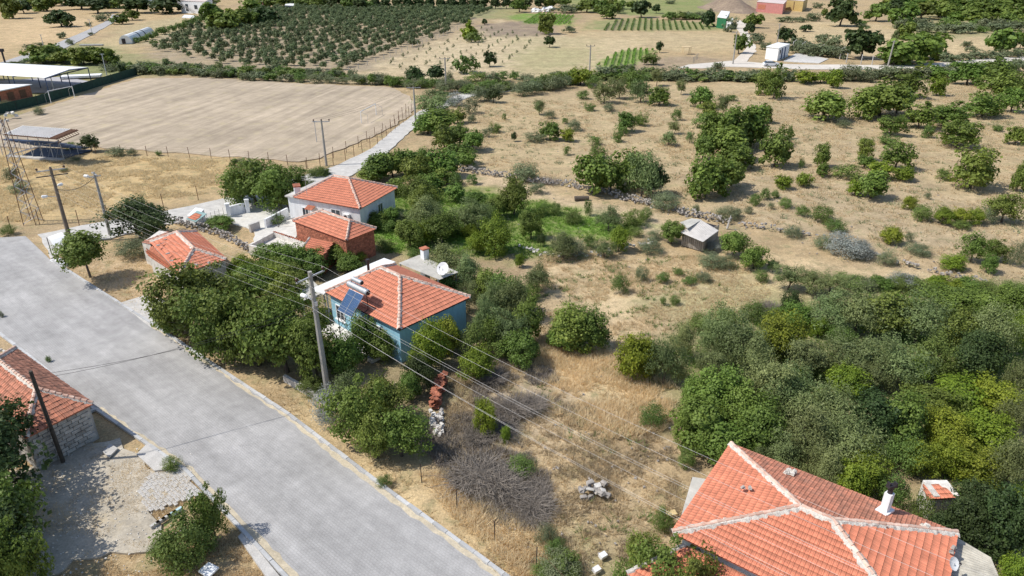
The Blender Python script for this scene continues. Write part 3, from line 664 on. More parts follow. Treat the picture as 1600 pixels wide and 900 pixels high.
for e0, e1 in ((g0, f0), (g1, f1)):
    gt = e0 + back * .3; b.bar((gt.x, gt.y, 3.2), gt + Vector((0, 0, .6)), .03); b.bar((f0.x if e0 is g0 else f1.x, f0.y if e0 is g0 else f1.y, -.1), e1, .035)
    b.bar((e1.x, e1.y, 3.1), (gt.x, gt.y, 3.4), .03); b.bar((e1.x, e1.y, 1.6), (gt.x, gt.y, 3.3), .03); b.bar((gt.x, gt.y, -.1) , (gt.x, gt.y, 3.4), .03)
for zz in (1.3, 2.9): b.bar((f0.x, f0.y, zz), (f1.x, f1.y, zz), .03)
b.bar((f0.x, f0.y, 1.3), (f1.x, f1.y, 2.9), .025); b.bar((f1.x, f1.y, 1.3), (f0.x, f0.y, 2.9), .025); b.build('stand', 'dark_metal', sh)
# white flat canopies around the blue house
def flat_roof(name, label, quad, m, th=.12, posts=True, ribs=0, cat='canopy', wall=None):
    cen = sum([Vector(p) for p in quad], Vector()) / 4; root = empty(name, (cen.x, cen.y, 0), label, cat)
    if ribs: corrugated(quad, ribs, root, m)
    else: b = MB(); b.prism(quad, [p.z - th for p in quad], [p.z for p in quad]); b.build('roof_slab', m, root)
    if posts:
        for p in quad:
            q = p.lerp(Vector((cen.x, cen.y, p.z)), .08); b = MB(); b.bar((q.x, q.y, -.2), (q.x, q.y, p.z - .05), .06); b.build('post', 'galvanised', root)
    if wall: b = MB(); ws = [p.lerp(Vector((cen.x, cen.y, p.z)), .06) for p in quad]; b.prism(ws, -.2, [p.z - .06 for p in quad]); b.build('wall', wall, root)
    return root
flat_roof('white_canopy', 'long white flat canopy along the back left side of the blue house', [P(484, 452, 3.0), P(506, 459, 3.0), P(618, 409, 3.0), P(600, 403, 3.0)], 'white_sheet')
flat_roof('porch_canopy', 'pale sheet porch roof at the left corner of the blue house', [P(448, 441, 2.8), P(472, 470, 2.8), P(508, 456, 2.9), P(486, 436, 2.9)], 'grey_sheet', ribs=14)
flat_roof('shed_canopy', 'grey corrugated sheet roof behind the right side of the blue house', [P(622, 411, 2.5), P(686, 437, 2.3), P(716, 425, 2.5), P(655, 398, 2.7)], 'grey_sheet', ribs=22)
dish(P(692, 431, 2.45), .62, 'white satellite dish on the grey sheet roof behind the blue house', -.5, .75, 1.0)
b = MB(); q = P(664, 404, 2.6); b.box((q.x, q.y, 1.7), (.6, .6, 3.8), .7); co = b.build('brick_chimney', 'white_plaster'); tag(co, 'short whitewashed chimney stack behind the grey sheet roof', 'chimney')
b = MB(); b.box((q.x, q.y, 3.68), (.75, .75, .12), .7); b.build('chimney_cap', 'brick_red', co)
# white house
wc = [P(458, 308, 3.2), P(563, 326, 3.2), P(621, 293, 3.2)]; wc.append(wc[0] + wc[2] - wc[1])
wh, wroof, wcs, wins = hip_house('white_house', 'white walled house with an orange tiled hip roof beside the side road', wc, 3.2, (P(525, 274, 5.0), P(549, 277, 5.0)), 'white_plaster', 'tile_clean', over=.3, capw=.3)
window(wh, wins, 0, .62, 1.9, 1.3, 1.1); window(wh, wins, 1, .55, 1.7, 1.0, 1.2); window(wh, wins, 0, .12, 1.2, .9, 1.6)
p, rz, n_ = on_wall(wins, 0, .8, 1.9, .22); b = MB(); b.box(p, (.8, .35, .6), rz); ac = b.build('air_conditioner', 'white_paint', wh); b = MB(); b.tube([p + n_ * .17, p + n_ * .2], .22, 12); b.build('fan_grille', 'dark_metal', ac)
p, rz, n_ = on_wall(wins, 0, .24, 2.3, .45); b = MB(); b.box(p, (1.1, .8, .06), rz, Matrix.Rotation(.35, 3, 'X')); b.build('door_hood', 'brick_red', wh)
d_ = (wcs[1] - wcs[0]).normalized(); e_ = (wcs[3] - wcs[0]).normalized()
b = MB(); x0 = wcs[0] - d_ * 1.3; b.prism([x0, wcs[0] + d_ * .3, wcs[0] + d_ * .3 + e_ * 7, x0 + e_ * 7], 3.05, 3.2); b.build('roof_terrace', 'concrete', wh)
b = MB(); b.prism([x0 + d_ * .2 + e_ * .3, wcs[0] + d_ * .32 + e_ * .3, wcs[0] + d_ * .32 + e_ * 6.6, x0 + d_ * .2 + e_ * 6.6], -.2, 3.05); b.build('wall', 'white_plaster', wh)
b = MB(); q = x0 + d_ * .7 + e_ * 1.6; b.box((q.x, q.y, 3.6), (.7, .7, .9), .4); co = b.build('chimney', 'white_plaster', wh); b = MB(); b.box((q.x, q.y, 4.1), (.85, .85, .12), .4, Matrix.Rotation(.15, 3, 'X')); b.build('chimney_cap', 'brick_red', co)
b = MB(); q = P(480, 306, 3.8); b.bar(q, q + Vector((0, 0, 2.4)), .025); [b.bar(q + Vector((-.4, 0, 1.9 + k * .2)), q + Vector((.4, 0, 1.9 + k * .2)), .01) for k in range(3)]; b.build('aerial', 'galvanised', wh)
# brick shed
kc = [P(457, 345, 3), P(541, 376, 3), P(588, 357, 3)]; kc.append(kc[0] + kc[2] - kc[1])
kh, kroof, kcs, kins = hip_house('brick_shed', 'red brick outbuilding with an orange hip roof in front of the white house', kc, 3.0, (P(499, 331, 4.1), P(541, 347, 4.1)), 'brick_red', 'tile_clean', over=.22, capw=.28, cat='outbuilding')
# brick courses on the two walls in view
for i in (0, 1):
    p, q = kins[i], kins[(i + 1) % 4]; L = (q - p).length; b = MB(); nb = int(L / .42)
    for r in range(13):
        for c in range(nb):
            if rnd.random() < .06: continue
            pt, rz, n_ = on_wall(kins, i, (c + .5 + (.5 if r % 2 else 0)) / (nb + 1), .15 + r * .21, .012 + rnd.uniform(0, .02)); b.box(pt, (L / (nb + 1) * .93, .03, .18), rz)
    o = b.build('brickwork', 'brick_red', kh); o['kind'] = 'stuff'
q = [P(484, 372, 2.3), P(522, 378, 2.3), P(505, 399, 2.0), P(470, 391, 2.0)]
lt2 = empty('tiled_leanto', (q[0].x, q[0].y, 0), 'small orange tiled lean-to against the front of the brick outbuilding', 'lean-to')
b = MB(); b.prism([q[3], q[2], q[1], q[0]], [1.9, 1.9, 2.2, 2.2], [2.0, 2.0, 2.3, 2.3]); lr2 = b.build('roof', 'brick_red', lt2); lay_tiles([q[3], q[2], q[1], q[0]], lr2, 'tile_new'); ridge_line(q[3], q[0], lr2, False, .3)
b = MB(); b.prism([q[3].lerp(q[1], .05), q[2].lerp(q[0], .05), q[1].lerp(q[3], .05), q[0].lerp(q[2], .05)], -.2, [1.9, 1.9, 2.2, 2.2]); b.build('wall', 'brick_red', lt2)
# roofless rendered enclosure left of the lean-to
ru = empty('ruined_enclosure', (P(430, 380).x, P(430, 380).y, 0), 'roofless rendered enclosure with pale floor and broken tile coping left of the lean-to', 'ruin')
rq = [P(390, 385, .9), P(428, 365, .9), P(480, 382, .9), P(448, 400, .9)]
b = MB(); b.prism(rq, -.2, .55); b.build('floor', 'stone_pale', ru)
for i in range(4):
    p0, p1 = rq[i], rq[(i + 1) % 4]; b = MB(); d = p1 - p0; b.box(((p0 + p1) / 2).to_tuple()[:2] + (.45,), (d.length, .25, 1.3), math.atan2(d.y, d.x)); wl = b.build('wall', 'stone_pale', ru)
    if i == 1:
        b = MB(); n = int(d.length / .3)
        for j in range(n): b.stone(p0.lerp(p1, (j + .5) / n) + Vector((0, 0, .28)), (.3, .3, .12))
        o = b.build('coping_tiles', 'brick_red', wl); o['kind'] = 'stuff'
# small cottage by the junction
sc = [P(235, 378, 2.7), P(281, 427, 2.7), P(354, 405, 2.7)]; sc.append(P(307, 362, 2.7))
ch2, croof, ccs, cins = hip_house('tiled_cottage', 'small weathered cottage with a white edged red tiled roof near the junction', [sc[0], sc[1], sc[2], sc[3]], 2.7, (P(275, 363, 3.75), P(300, 389, 3.75)), 'stone_pale', ['tile_new', 'tile_clean', 'tile_new', 'tile_new'], over=.2, caps=True, capw=.42)
for pt in ((253, 380), (259, 374), (247, 383), (268, 407), (306, 413), (326, 410), (262, 396)):
    b = MB(); b.stone(P(pt[0], pt[1], 3.3), (.5, .3, .1)); b.build('broken_tile', 'stone', ch2)
q = [P(222, 379, 2.3), P(249, 360, 2.9), P(264, 363, 2.9), P(235, 382, 2.6)]
b = MB(); b.prism(q, -.2, [p.z for p in q]); o = b.build('side_room', 'stone_pale', ch2); lay_tiles([q[0], q[3], q[2], q[1]], o, 'tile_old')
q = [P(231, 398, 1.9), P(270, 428, 1.9), sc[1] + Vector((0, 0, -.25)), sc[0] + Vector((0, 0, -.25))]
b = MB(); b.prism([q[0], q[1], q[2], q[3]], [1.8, 1.8, 2.3, 2.3], [1.9, 1.9, 2.45, 2.45]); o = b.build('skirt_roof', 'brick_red', ch2); lay_tiles([q[0], q[1], q[2], q[3]], o, 'tile_new')
b = MB(); b.prism([p.lerp(q[2], .06) for p in q], -.2, [1.75, 1.75, 2.2, 2.2]); b.build('wall', 'stone_pale', ch2)
# old stone house, lower left
oc = [P(24, 544, 2.8), P(145, 631, 2.8), P(40, 684, 2.8)]; oc.append(oc[0] + oc[2] - oc[1]); far = (oc[0] - oc[1]).normalized()
oh, oroof, ocs, oins = hip_house('stone_house', 'old stone house with a stained brown tiled roof at the left edge', [oc[1], oc[0], oc[3], oc[2]], 2.8, (P(47, 612, 4.1), P(47, 612, 4.1) + far * 6.2), 'stone_block', ['tile_old', 'tile_old', 'tile_weathered', 'tile_weathered'], over=.25, capw=.36, tl=.36, tw=.25, rough=.03)
for i in (3,):
    p, q = oins[i], oins[(i + 1) % 4]; L = (q - p).length; cnt = 0
    for r in range(9):
        nb = int(L / .62)
        for c in range(nb):
            pt, rz, n_ = on_wall(oins, i, (c + .5 + (.35 if r % 2 else 0)) / (nb + .6), .2 + r * .28, .03 + rnd.uniform(0, .03)); b = MB(); b.box(pt, (L / (nb + .6) * .9, .1, .235), rz + rnd.uniform(-.02, .02)); b.build('stone', 'stone_block', oh)
b = MB(); q0 = P(-5, 500, 0); 
# tile-topped outdoor oven
ov = empty('outdoor_oven', P(1462, 800), 'small rendered oven with a red tiled cap among trees right of the chimney', 'oven')
q = P(1462, 790, .6); b = MB(); b.prism([q + Vector(v) for v in ((-.7, -.7, 0), (.7, -.6, 0), (.7, .7, 0), (-.7, .7, 0))], -.2, 1.9); b.build('wall', 'stone_pale', ov)
t = P(1442, 756, 2.0), P(1450, 780, 2.0), P(1487, 778, 2.0), P(1478, 762, 2.0)
b = MB(); b.prism([t[0], t[1], t[2], t[3]], 1.9, 2.0); o = b.build('roof', 'brick_red', ov)
m0, m1 = (t[0] + t[1]) / 2 + Vector((0, 0, .0)), (t[2] + t[3]) / 2; lay_tiles([t[1], t[2], t[3], t[0]], o, 'tile_new'); b = MB(); b.box((t[0] + t[1]) / 2 + Vector((.35, 0, .1)), (.35, 1.1, .06), 0); b.build('mortar_strip', 'mortar', o)
# plank shed with pale sheet roof
sp = [P(1098, 393), P(1121, 372)]; 
base = [P(1064, 383), P(1098, 393), P(1121, 372)]; base.append(base[0] + base[2] - base[1])
ps = empty('plank_shed', (base[0] + base[2]) / 2, 'small grey plank shed with a pale sheet roof beside the stone wall', 'shed')
b = MB(); b.prism([p.lerp((base[0] + base[2]) / 2, .05) for p in base], -.1, 1.5); b.build('core', 'dark_metal', ps)
for i in (0, 1):
    p0, p1 = base[i], base[i + 1]; d = p1 - p0; n = int(d.length / .24); mb = MB()
    for j in range(n):
        hh = 1.75 + rnd.uniform(-.1, .1); b = MB(); b.box(p0.lerp(p1, (j + .5) / n) + Vector((0, 0, hh / 2)), (.2, .05, hh), math.atan2(d.y, d.x)); b.build('plank', 'plank', ps)
rq = [P(1063, 366, 1.75), P(1098, 378, 1.75), P(1123, 361, 1.75), P(1090, 350, 1.75)]
rid = [P(1078, 353, 2.3), P(1094, 342, 2.3)]
corrugated([P(1063, 363, 1.7), P(1098, 378, 1.8), P(1123, 360, 1.8), P(1094, 343, 2.3)], 14, ps, 'shed_sheet'); corrugated([P(1062, 347, 1.9), P(1074, 357, 2.2), P(1096, 343, 2.3), P(1080, 341, 1.9)], 8, ps, 'grey_sheet')
# roadside kiosk and small utility hut
ki = empty('bus_shelter', P(98, 385), 'small roadside shelter with a white curved roof by the junction pole', 'shelter')
q = [P(73, 371, 2.1), P(84, 385, 2.1), P(106, 377, 2.1), P(95, 363, 2.1)]; b = MB()
vs = []; n = 6
for i in range(n + 1):
    t_ = i / n; h = .35 * math.sin(math.pi * t_); vs += [q[0].lerp(q[1], t_) + Vector((0, 0, h)), q[3].lerp(q[2], t_) + Vector((0, 0, h))]
b.add(vs, [(2 * i, 2 * i + 2, 2 * i + 3, 2 * i + 1) for i in range(n)]); b.add([v - Vector((0, 0, .06)) for v in vs], [(2 * i, 2 * i + 1, 2 * i + 3, 2 * i + 2) for i in range(n)]); b.build('roof', 'white_sheet', ki)
for p in q: b = MB(); b.bar((p.x, p.y, -.1), (p.x, p.y, 2.1), .05); b.build('post', 'dark_metal', ki)
b = MB(); d = q[2] - q[3]; b.box(((q[3] + q[2]) / 2).to_tuple()[:2] + (1.2,), (d.length, .05, 1.7), math.atan2(d.y, d.x)); b.build('back_panel', 'steel_blue', ki)
ut = empty('utility_hut', P(305, 348), 'little teal roofed hut at the edge of the side road', 'hut')
q = [P(295, 349), P(308, 353), P(322, 344), P(309, 341)]; b = MB(); b.prism(q, -.1, [1.0, 1.0, 1.4, 1.4]); b.build('wall', 'white_plaster', ut)
q2 = [P(291, 342, 1.0), P(306, 347, 1.0), P(323, 334, 1.45), P(308, 329, 1.45)]; b = MB(); b.prism(q2, [.95, .95, 1.4, 1.4], [1.02, 1.02, 1.47, 1.47]); o = b.build('roof', 'teal_sheet', ut); lay_tiles([q2[0].lerp(q2[2], .12) + Vector((0, 0, .03)), q2[1].lerp(q2[3], .12) + Vector((0, 0, .03)), q2[2].lerp(q2[0], .25) + Vector((0, 0, .03)), q2[3].lerp(q2[1], .25) + Vector((0, 0, .03))], o, 'tile_new')
# yard walls and gate piers
def wall_run(name, label, pts, h, t, m, cat='wall', cap=None):
    o = empty(name, pts[0], label, cat)
    for a, b_ in zip(pts[:-1], pts[1:]):
        d = b_ - a; b = MB(); b.box(((a + b_) / 2).to_tuple()[:2] + (h / 2 - .1,), (d.length + t * .5, t, h + .2), math.atan2(d.y, d.x)); b.build('wall_panel', m, o)
    return o
wall_run('yard_wall', 'low white wall running from the white house across its yard', W((416, 356), (450, 338)), 1.1, .25, 'white_plaster')
wall_run('yard_wall', 'white gate wall in shade under the big tree left of the white house', W((360, 337), (386, 330)), 1.2, .3, 'white_plaster')
wall_run('yard_wall', 'short grey rendered wall stub beside the yard entrance', W((392, 362), (405, 357)), .9, .3, 'concrete')
for x, y, lb in ((358, 339, 'left white pier of the yard gate below the large tree'), (388, 332, 'right white pier of the yard gate below the large tree')):
    b = MB(); q = P(x, y); b.box((q.x, q.y, .8), (.45, .45, 1.7), .5); b.box((q.x, q.y, 1.7), (.55, .55, .1), .5); tag(b.build('gate_pier', 'white_plaster', loc=q), lb, 'pier', 'gate piers')
ga = empty('metal_frame', P(430, 352), 'thin dark metal pergola frame over the white house yard', 'frame'); b = MB()
for x, y in ((435, 355), (440, 347), (460, 340)): q = P(x, y); b.bar(q, q + Vector((0, 0, 2.4)), .035)
q0, q1, q2 = P(435, 355, 2.4), P(440, 347, 2.4), P(460, 340, 2.4); b.bar(q0, q1, .03); b.bar(q1, q2, .03); b.bar(P(427, 350, 2.4), q0, .03); b.build('frame_tube', 'dark_metal', ga)
b = MB()
for i in range(8): q = P(305 + i * 6.4, 352 - i * 2.3); b.bar(q, q + Vector((0, 0, .95)), .02)
b.bar(P(305, 352, .95), P(350, 336, .95), .02); b.bar(P(305, 352, .5), P(350, 336, .5), .015); tag(b.build('yard_railing', 'dark_metal'), 'low dark railing between the teal hut and the yard gate', 'railing')
wall_run('roadside_wall', 'low grey concrete wall along the garden under the street trees', W((446, 594), (500, 625), (512, 634)), .45, .25, 'concrete')

# ------------------------------------------------------------------ dry-stone walls and rubble
def stone_run(name, label, pts, h, w, size, m='stone', cat='stone wall', dens=1.0):
    o = empty(name, pts[0], label, cat); b = MB()
    for a, c in zip(pts[:-1], pts[1:]):
        L = (c - a).length; n = int(L * w * h / (size ** 3) * .55 * dens) + 1; d = (c - a).normalized(); s = Vector((-d.y, d.x, 0))
        for _ in range(n):
            z = rnd.random() ** 1.2 * h; ww = w * (1 - .45 * z / h)
            b.stone(a + d * rnd.uniform(0, L) + s * rnd.uniform(-ww / 2, ww / 2) + Vector((0, 0, z)), (size * rnd.uniform(.7, 1.6), size * rnd.uniform(.6, 1.3), size * rnd.uniform(.5, .9)))
    q = b.build('stones', m, o); q['kind'] = 'stuff'; return o
stone_run('dry_stone_wall', 'long grey dry stone wall winding between the garden and the dry meadow', W((700, 262), (760, 272), (830, 284), (890, 290), (950, 303), (1020, 322), (1080, 337), (1140, 350)), .8, 1.3, .34, dens=.8)
stone_run('dry_stone_wall', 'right hand stretch of dry stone wall below the dry meadow', W((1140, 350), (1200, 357), (1300, 375), (1400, 410), (1470, 430), (1540, 440)), .5, 1.0, .34, dens=.55)
stone_run('dry_stone_wall', 'rough dark stone wall behind the small cottage', W((262, 345), (300, 355), (345, 368), (395, 395)), .9, .7, .32)
stone_run('rubble_wall', 'broken pale stone wall line below the green garden patch', W((812, 387), (850, 399), (905, 400), (935, 398), (990, 385), (1020, 380)), .45, .8, .32, 'stone_pale', dens=.7)
stone_run('rubble_wall', 'pale boulder heap at the left end of the football pitch', W((-20, 195), (0, 190), (24, 184)), 1.3, 2.5, .9, 'stone_pale', 'rubble', dens=.7)
stone_run('rubble_wall', 'pale rubble strip beside the left edge of the road', W((0, 545), (30, 560), (60, 590)), .2, .6, .3, 'stone_pale', 'rubble', dens=.6)
for i, (x, y, lb) in enumerate(((848, 18, 'white plastic wrapped heap beside the far green field'), (745, 20, 'white heap'))):
    if i: continue
    b = MB()
    for _ in range(14): b.stone(P(x, y) + Vector((rnd.uniform(-5, 5), rnd.uniform(-4, 4), rnd.uniform(0, 2.0))), (3.5, 3, 2))
    tag(b.build('wrapped_heap', 'white_sheet', loc=P(x, y)), lb, 'heap')
# leaning stack of red roof tiles, each piece its own part, with grey stones before it
bs = empty('tile_stack', P(685, 640), 'narrow stack of broken red roof tiles in the overgrown lot', 'tile stack'); a, c = P(691, 598), P(679, 640)
pieces = []
for i in range(150):
    t = (i % 25) / 25; lvl = i // 25; q = a.lerp(c, t) + Vector((rnd.uniform(-.28, .28), rnd.uniform(-.1, .1), .12 + lvl * .15))
    b = MB(); b.box(q, (.42, .26, .05), rnd.uniform(-.7, .7), Matrix.Rotation(rnd.uniform(-.6, .6), 3, 'Y') @ Matrix.Rotation(rnd.uniform(-.6, .6), 3, 'X')); b.build('tile', 'brick_red', bs)
gs = empty('stone_pile', P(680, 660), 'row of grey stones heaped just below the red tile stack', 'stone pile'); a, c = P(681, 646), P(686, 682)
for i in range(26): b = MB(); q = a.lerp(c, i / 26) + Vector((rnd.uniform(-.4, .4), 0, rnd.uniform(.05, .35))); b.stone(q, (.45, .35, .28)); b.build('stone', 'stone_pale' if i % 3 else 'stone', gs)
# debris heap in the lot
dh = empty('debris_heap', P(930, 772), 'heap of white sheet scraps and stones in the dry lot', 'debris')
for i in range(16): b = MB(); q = P(930, 772) + Vector((rnd.uniform(-.9, .8), rnd.uniform(-.5, .7), rnd.uniform(.05, .5))); b.stone(q, (.6, .4, .3)); b.build('stone', 'stone', dh)
for (x, y, z, s) in ((922, 764, .5, .5), (934, 758, .5, .4), (943, 767, .4, .45)): b = MB(); b.box(P(x, y, z), (s, s * .7, .06), rnd.uniform(0, 3), Matrix.Rotation(.4, 3, 'X')); b.build('sheet_scrap', 'stone_pale', dh)
for x, y, lb in ((942, 868, 'small white block lying in the weeds left of the near roof, upper one'), (932, 890, 'small white block lying in the weeds left of the near roof, lower one')):
    b = MB(); b.box(P(x, y, .15), (.4, .3, .25), .6, Matrix.Rotation(.2, 3, 'X')); tag(b.build('white_block', 'white_paint'), lb, 'block', 'white blocks in the weeds')
b = MB(); b.box(P(1049, 803, .1), (.6, .4, .2), .3); tag(b.build('straw_bundle', 'hay'), 'pale straw bundle on the ground left of the grey lean-to', 'bundle')
# fallen log and leaning post near the garden
b = MB(); b.tube([P(898, 310, .25), P(920, 309, .25)], [.32, .26], 10); tag(b.build('fallen_log', 'bark'), 'thick cut log lying on the path above the green garden', 'log')
b = MB(); q = P(1136, 357); b.tube([q, q + Vector((.25, 0, 1.6))], [.13, .05], 6); tag(b.build('leaning_post', 'concrete'), 'leaning grey stone post right of the plank shed', 'post')
# lower-left yard: slabs, concrete gutter pieces, paving blocks
def slab(name, label, quad, z, th, m, cat):
    b = MB(); b.prism(quad, z - th, z); return tag(b.build(name, m, loc=quad[0]), label, cat)
slab('concrete_slab', 'cracked concrete slab beside the road kerb with a weed at its end', W((214, 712), (232, 694), (264, 722), (268, 735), (242, 738)), .14, .3, 'concrete', 'slab')
slab('concrete_slab', 'pale thin slab lying on straw near the bottom left corner of the yard', [P(x, y, .3) for x, y in ((309, 892), (326, 878), (342, 886), (326, 902))], .3, .1, 'white_plaster', 'slab')
slab('concrete_slab', 'pale broken slab fragments lying before the stone house', [P(x, y, .2) for x, y in ((160, 705), (172, 693), (184, 700), (170, 714))], .2, .12, 'concrete', 'slab')
slab('concrete_strip', 'long concrete gutter strip between the road and the weedy corner bush', W((372, 840), (380, 832), (440, 905), (425, 915)), .08, .3, 'concrete', 'gutter')
slab('junction_slab', 'white concrete slab below the small tree at the junction', W((78, 407), (92, 403), (112, 413), (98, 418)), .1, .3, 'white_plaster', 'slab')
ek = empty('edging_row', P(245, 818), 'short row of pale blue painted edging stones left of the corner bush', 'edging'); a, c = P(243, 822), P(278, 800)
for i in range(5): b = MB(); b.box(a.lerp(c, i / 4) + Vector((0, 0, .1)), (.55, .18, .22), math.atan2((c - a).y, (c - a).x)); b.build('edging_stone', 'kerb_blue' if i > 2 else 'concrete', ek)
pv = empty('paved_patch', P(255, 760), 'patch of worn rectangular paving blocks by the left kerb', 'paving'); pp = W((212, 768), (228, 742), (278, 724), (318, 772), (262, 792), (236, 800))
x0, x1 = min(p.x for p in pp), max(p.x for p in pp); y0, y1 = min(p.y for p in pp), max(p.y for p in pp)
cx, cy = (x0 + x1) / 2, (y0 + y1) / 2; n = 0; proto = None
gu, gv = np.meshgrid(np.arange(-6, 6, .43), np.arange(-6, 6, .235)); gu = gu + (np.arange(gu.shape[0]) % 2)[:, None] * .2
ca_, sa_ = math.cos(RA), math.sin(RA); px_ = cx + gu.ravel() * ca_ - gv.ravel() * sa_; py_ = cy + gu.ravel() * sa_ + gv.ravel() * ca_
kk = inpoly(px_, py_, pp)
for x, y in zip(px_[kk], py_[kk]):
    if n < 300 and rnd.random() > .03:
        if proto is None: b = MB(); b.box((0, 0, 0), (.40, .21, .1), pv=.5); proto = b.build('paving_block', 'concrete', loc=(0, 0, 0)); o = proto
        else: o = proto.copy(); C.objects.link(o)
        o.parent = pv; o.location = Vector((x, y, rnd.uniform(-.045, -.02))) - pv.location; o.rotation_euler = (rnd.uniform(-.04, .04), rnd.uniform(-.04, .04), RA + rnd.uniform(-.03, .03)); n += 1

# ------------------------------------------------------------------ poles, lines, fences
def pole(name, label, base, h, arms=(), r=(.17, .10), m='pole_concrete', lean=(0, 0), lamp=None, group='utility poles'):
    root = empty(name, base, label, 'pole', group); b = MB(); top = base + Vector((lean[0], lean[1], h))
    b.tube([base - Vector((0, 0, .3)), base.lerp(top, .5), top], [r[0], (r[0] + r[1]) / 2, r[1]], 8); b.build('pole_shaft', m, root)
    att = []
    for (z, w_, az, kind) in arms:
        p = base.lerp(top, z / h); d = Vector((math.cos(az), math.sin(az), 0)); b = MB(); b.box(p, (w_, .1, .1), az); ar = b.build('crossarm', 'galvanised' if kind != 'dark' else 'dark_metal', root)
        if kind != 'bare' and kind != 'dark':
            for t in (-1, 0, 1):
                q = p + d * (t * w_ * .47); b = MB(); b.tube([q + Vector((0, 0, .04)), q + Vector((0, 0, .16)), q + Vector((0, 0, .2)), q + Vector((0, 0, .32)), q + Vector((0, 0, .38))], [.04, .05, .13, .11, .04], 8); b.build('insulator', 'insulator', ar); att.append(q + Vector((0, 0, .38)))
    if lamp:
        for (z, az, L) in lamp:
            p = base.lerp(top, z / h); d = Vector((math.cos(az), math.sin(az), 0)); b = MB(); b.tube([p, p + d * L + Vector((0, 0, .2))], .03, 6); la = b.build('lamp_arm', 'galvanised', root)
            q = p + d * (L + .25) + Vector((0, 0, .2)); b = MB(); b.tube([q - d * .32, q - d * .2, q + d * .2, q + d * .3], [.06, .15, .17, .08], 10); b.build('lamp_head', 'white_paint', la)
    return root, att, top
LD = Vector((.745, -.667, 0)); perp = math.atan2(.667, .745) + .26
bm = P(512, 612)
pm, am, tm = pole('power_pole', 'tall round concrete power pole rising before the blue house', bm, 9.9, [(9.5, 2.5, perp, 'ins')], (.24, .15), lean=(-.1, -.1), lamp=[(7.6, 2.6, .7)])
# brackets and switch box on the main pole
b = MB()
for z in (7.9, 7.2, 6.9): b.box(bm + Vector((-.05, -.08, z)), (.5, .06, .06), perp); 
b.box(bm + Vector((.1, -.25, 7.5)), (.2, .15, .3)); b.build('bracket', 'galvanised', pm)
b1 = P(110, 376)
p1, a1, t1p = pole('power_pole', 'brown stained power pole with three insulators leaning beside the roadside shelter', b1, 8.5, [(8.2, 2.7, .55, 'ins'), (7.6, 3.0, .55, 'dark')], (.24, .14), m='pole_brown', lean=(.1, 0), lamp=[(6.2, 1.2, .35), (5.2, 3.6, 1.0)])
b2 = P(172, 366)
p2, a2, t2p = pole('power_pole', 'slim grey lattice concrete pole behind the dark round tree at the junction', b2, 7.4, [(7.2, 1.5, 2.4, 'bare'), (6.9, 1.2, .6, 'bare')], (.2, .12), lamp=[(6.7, 3.0, .8)])
b3 = P(510, 258)
p3, a3, t3p = pole('power_pole', 'grey power pole at the pitch fence behind the white house', b3, 6.8, [(6.6, 2.4, .1, 'ins')], (.2, .13))
b3b = P(494, 218); p3b, _, _ = pole('floodlight_pole', 'thin short floodlight mast in the pitch just left of the pole behind the white house', P(495, 222), 3.6, [(3.5, .8, 0, 'bare')], (.07, .05), m='galvanised')
b4 = P(650, 202); p4, a4, _ = pole('power_pole', 'grey power pole beside the lane at the far corner of the pitch', b4, 7.6, [(7.4, 2.6, .1, 'ins')], (.2, .13))
b5 = P(697, 141); p5, a5, _ = pole('power_pole', 'pale power pole behind the hedge beyond the pitch corner', b5, 7.2, [(7.0, 2.4, .1, 'ins')], (.22, .15))
b6 = P(921, 113); p6, a6, _ = pole('power_pole', 'lone pale power pole in the straw field before the far vegetable rows', b6, 6.8, [(6.6, 2.2, .1, 'ins')], (.22, .15))
b7 = P(1145, 100); p7, _, t7 = pole('street_lamp', 'pale street lamp pole at the far road fork', b7, 8.8, [(8.5, 2.5, 0, 'bare')], (.22, .14)); 
b8 = P(1386, 108); p8, _, _ = pole('power_pole', 'pale roadside pole between the two big fig thickets on the far road', b8, 7.4, [(7.1, 1.2, 0, 'bare')], (.25, .16), lean=(.3, 0))
b9 = P(1214, 68); p9, _, _ = pole('power_pole', 'faint grey pole behind the white cabin', b9, 6.5, [(6.3, 1.5, 0, 'bare')], (.2, .12))
bw = P(99, 722); pw_, aw, tw_ = pole('wooden_pole', 'dark leaning wooden pole in front of the old stone house', bw, 6.9, (), (.13, .11), m='wood_pole', lean=(-.1, 0))
for x, yb, yt, lb in ((168, 122, 84, 'thin mast behind the green pitch fence, right of the canopy'), (86, 146, 106, 'thin mast rising through the white canopy corner'), (68, 72, 54, 'short lamp post by the upper road, nearer one'), (144, 52, 30, 'short lamp post by the upper road, farther one')):
    pole('lamp_mast', lb, P(x, yb), hgt(x, yb, yt), [(hgt(x, yb, yt) - .1, 1.0, .3, 'bare')], (.12, .09), m='galvanised', group='thin masts by the pitch')
# lattice mast at the left edge
lm = empty('lattice_mast', P(52, 345), 'tall rusty grey lattice mast at the left edge of the dry field', 'mast')
q0 = P(52, 347); ht = 12.5; b = MB()
for k in range(4):
    sx, sy = ((-1, -1), (1, -1), (1, 1), (-1, 1))[k]; b.bar(q0 + Vector((sx * .75, sy * .75, -.2)), q0 + Vector((sx * .28, sy * .28, ht)), .05)
b.build('mast_leg', 'rust', lm); b = MB(); n = 16
for i in range(n):
    for k in range(4):
        cs_ = ((-1, -1), (1, -1), (1, 1), (-1, 1)); z0 = ht * i / n; z1 = ht * (i + 1) / n; r0_ = .75 - .47 * i / n; r1_ = .75 - .47 * (i + 1) / n; a_, c__ = cs_[k], cs_[(k + 1) % 4]
        if (i + k) % 2: a_, c__ = c__, a_
        b.bar(q0 + Vector((a_[0] * r0_, a_[1] * r0_, z0)), q0 + Vector((c__[0] * r1_, c__[1] * r1_, z1)), .03)
b.build('bracing', 'galvanised', lm)
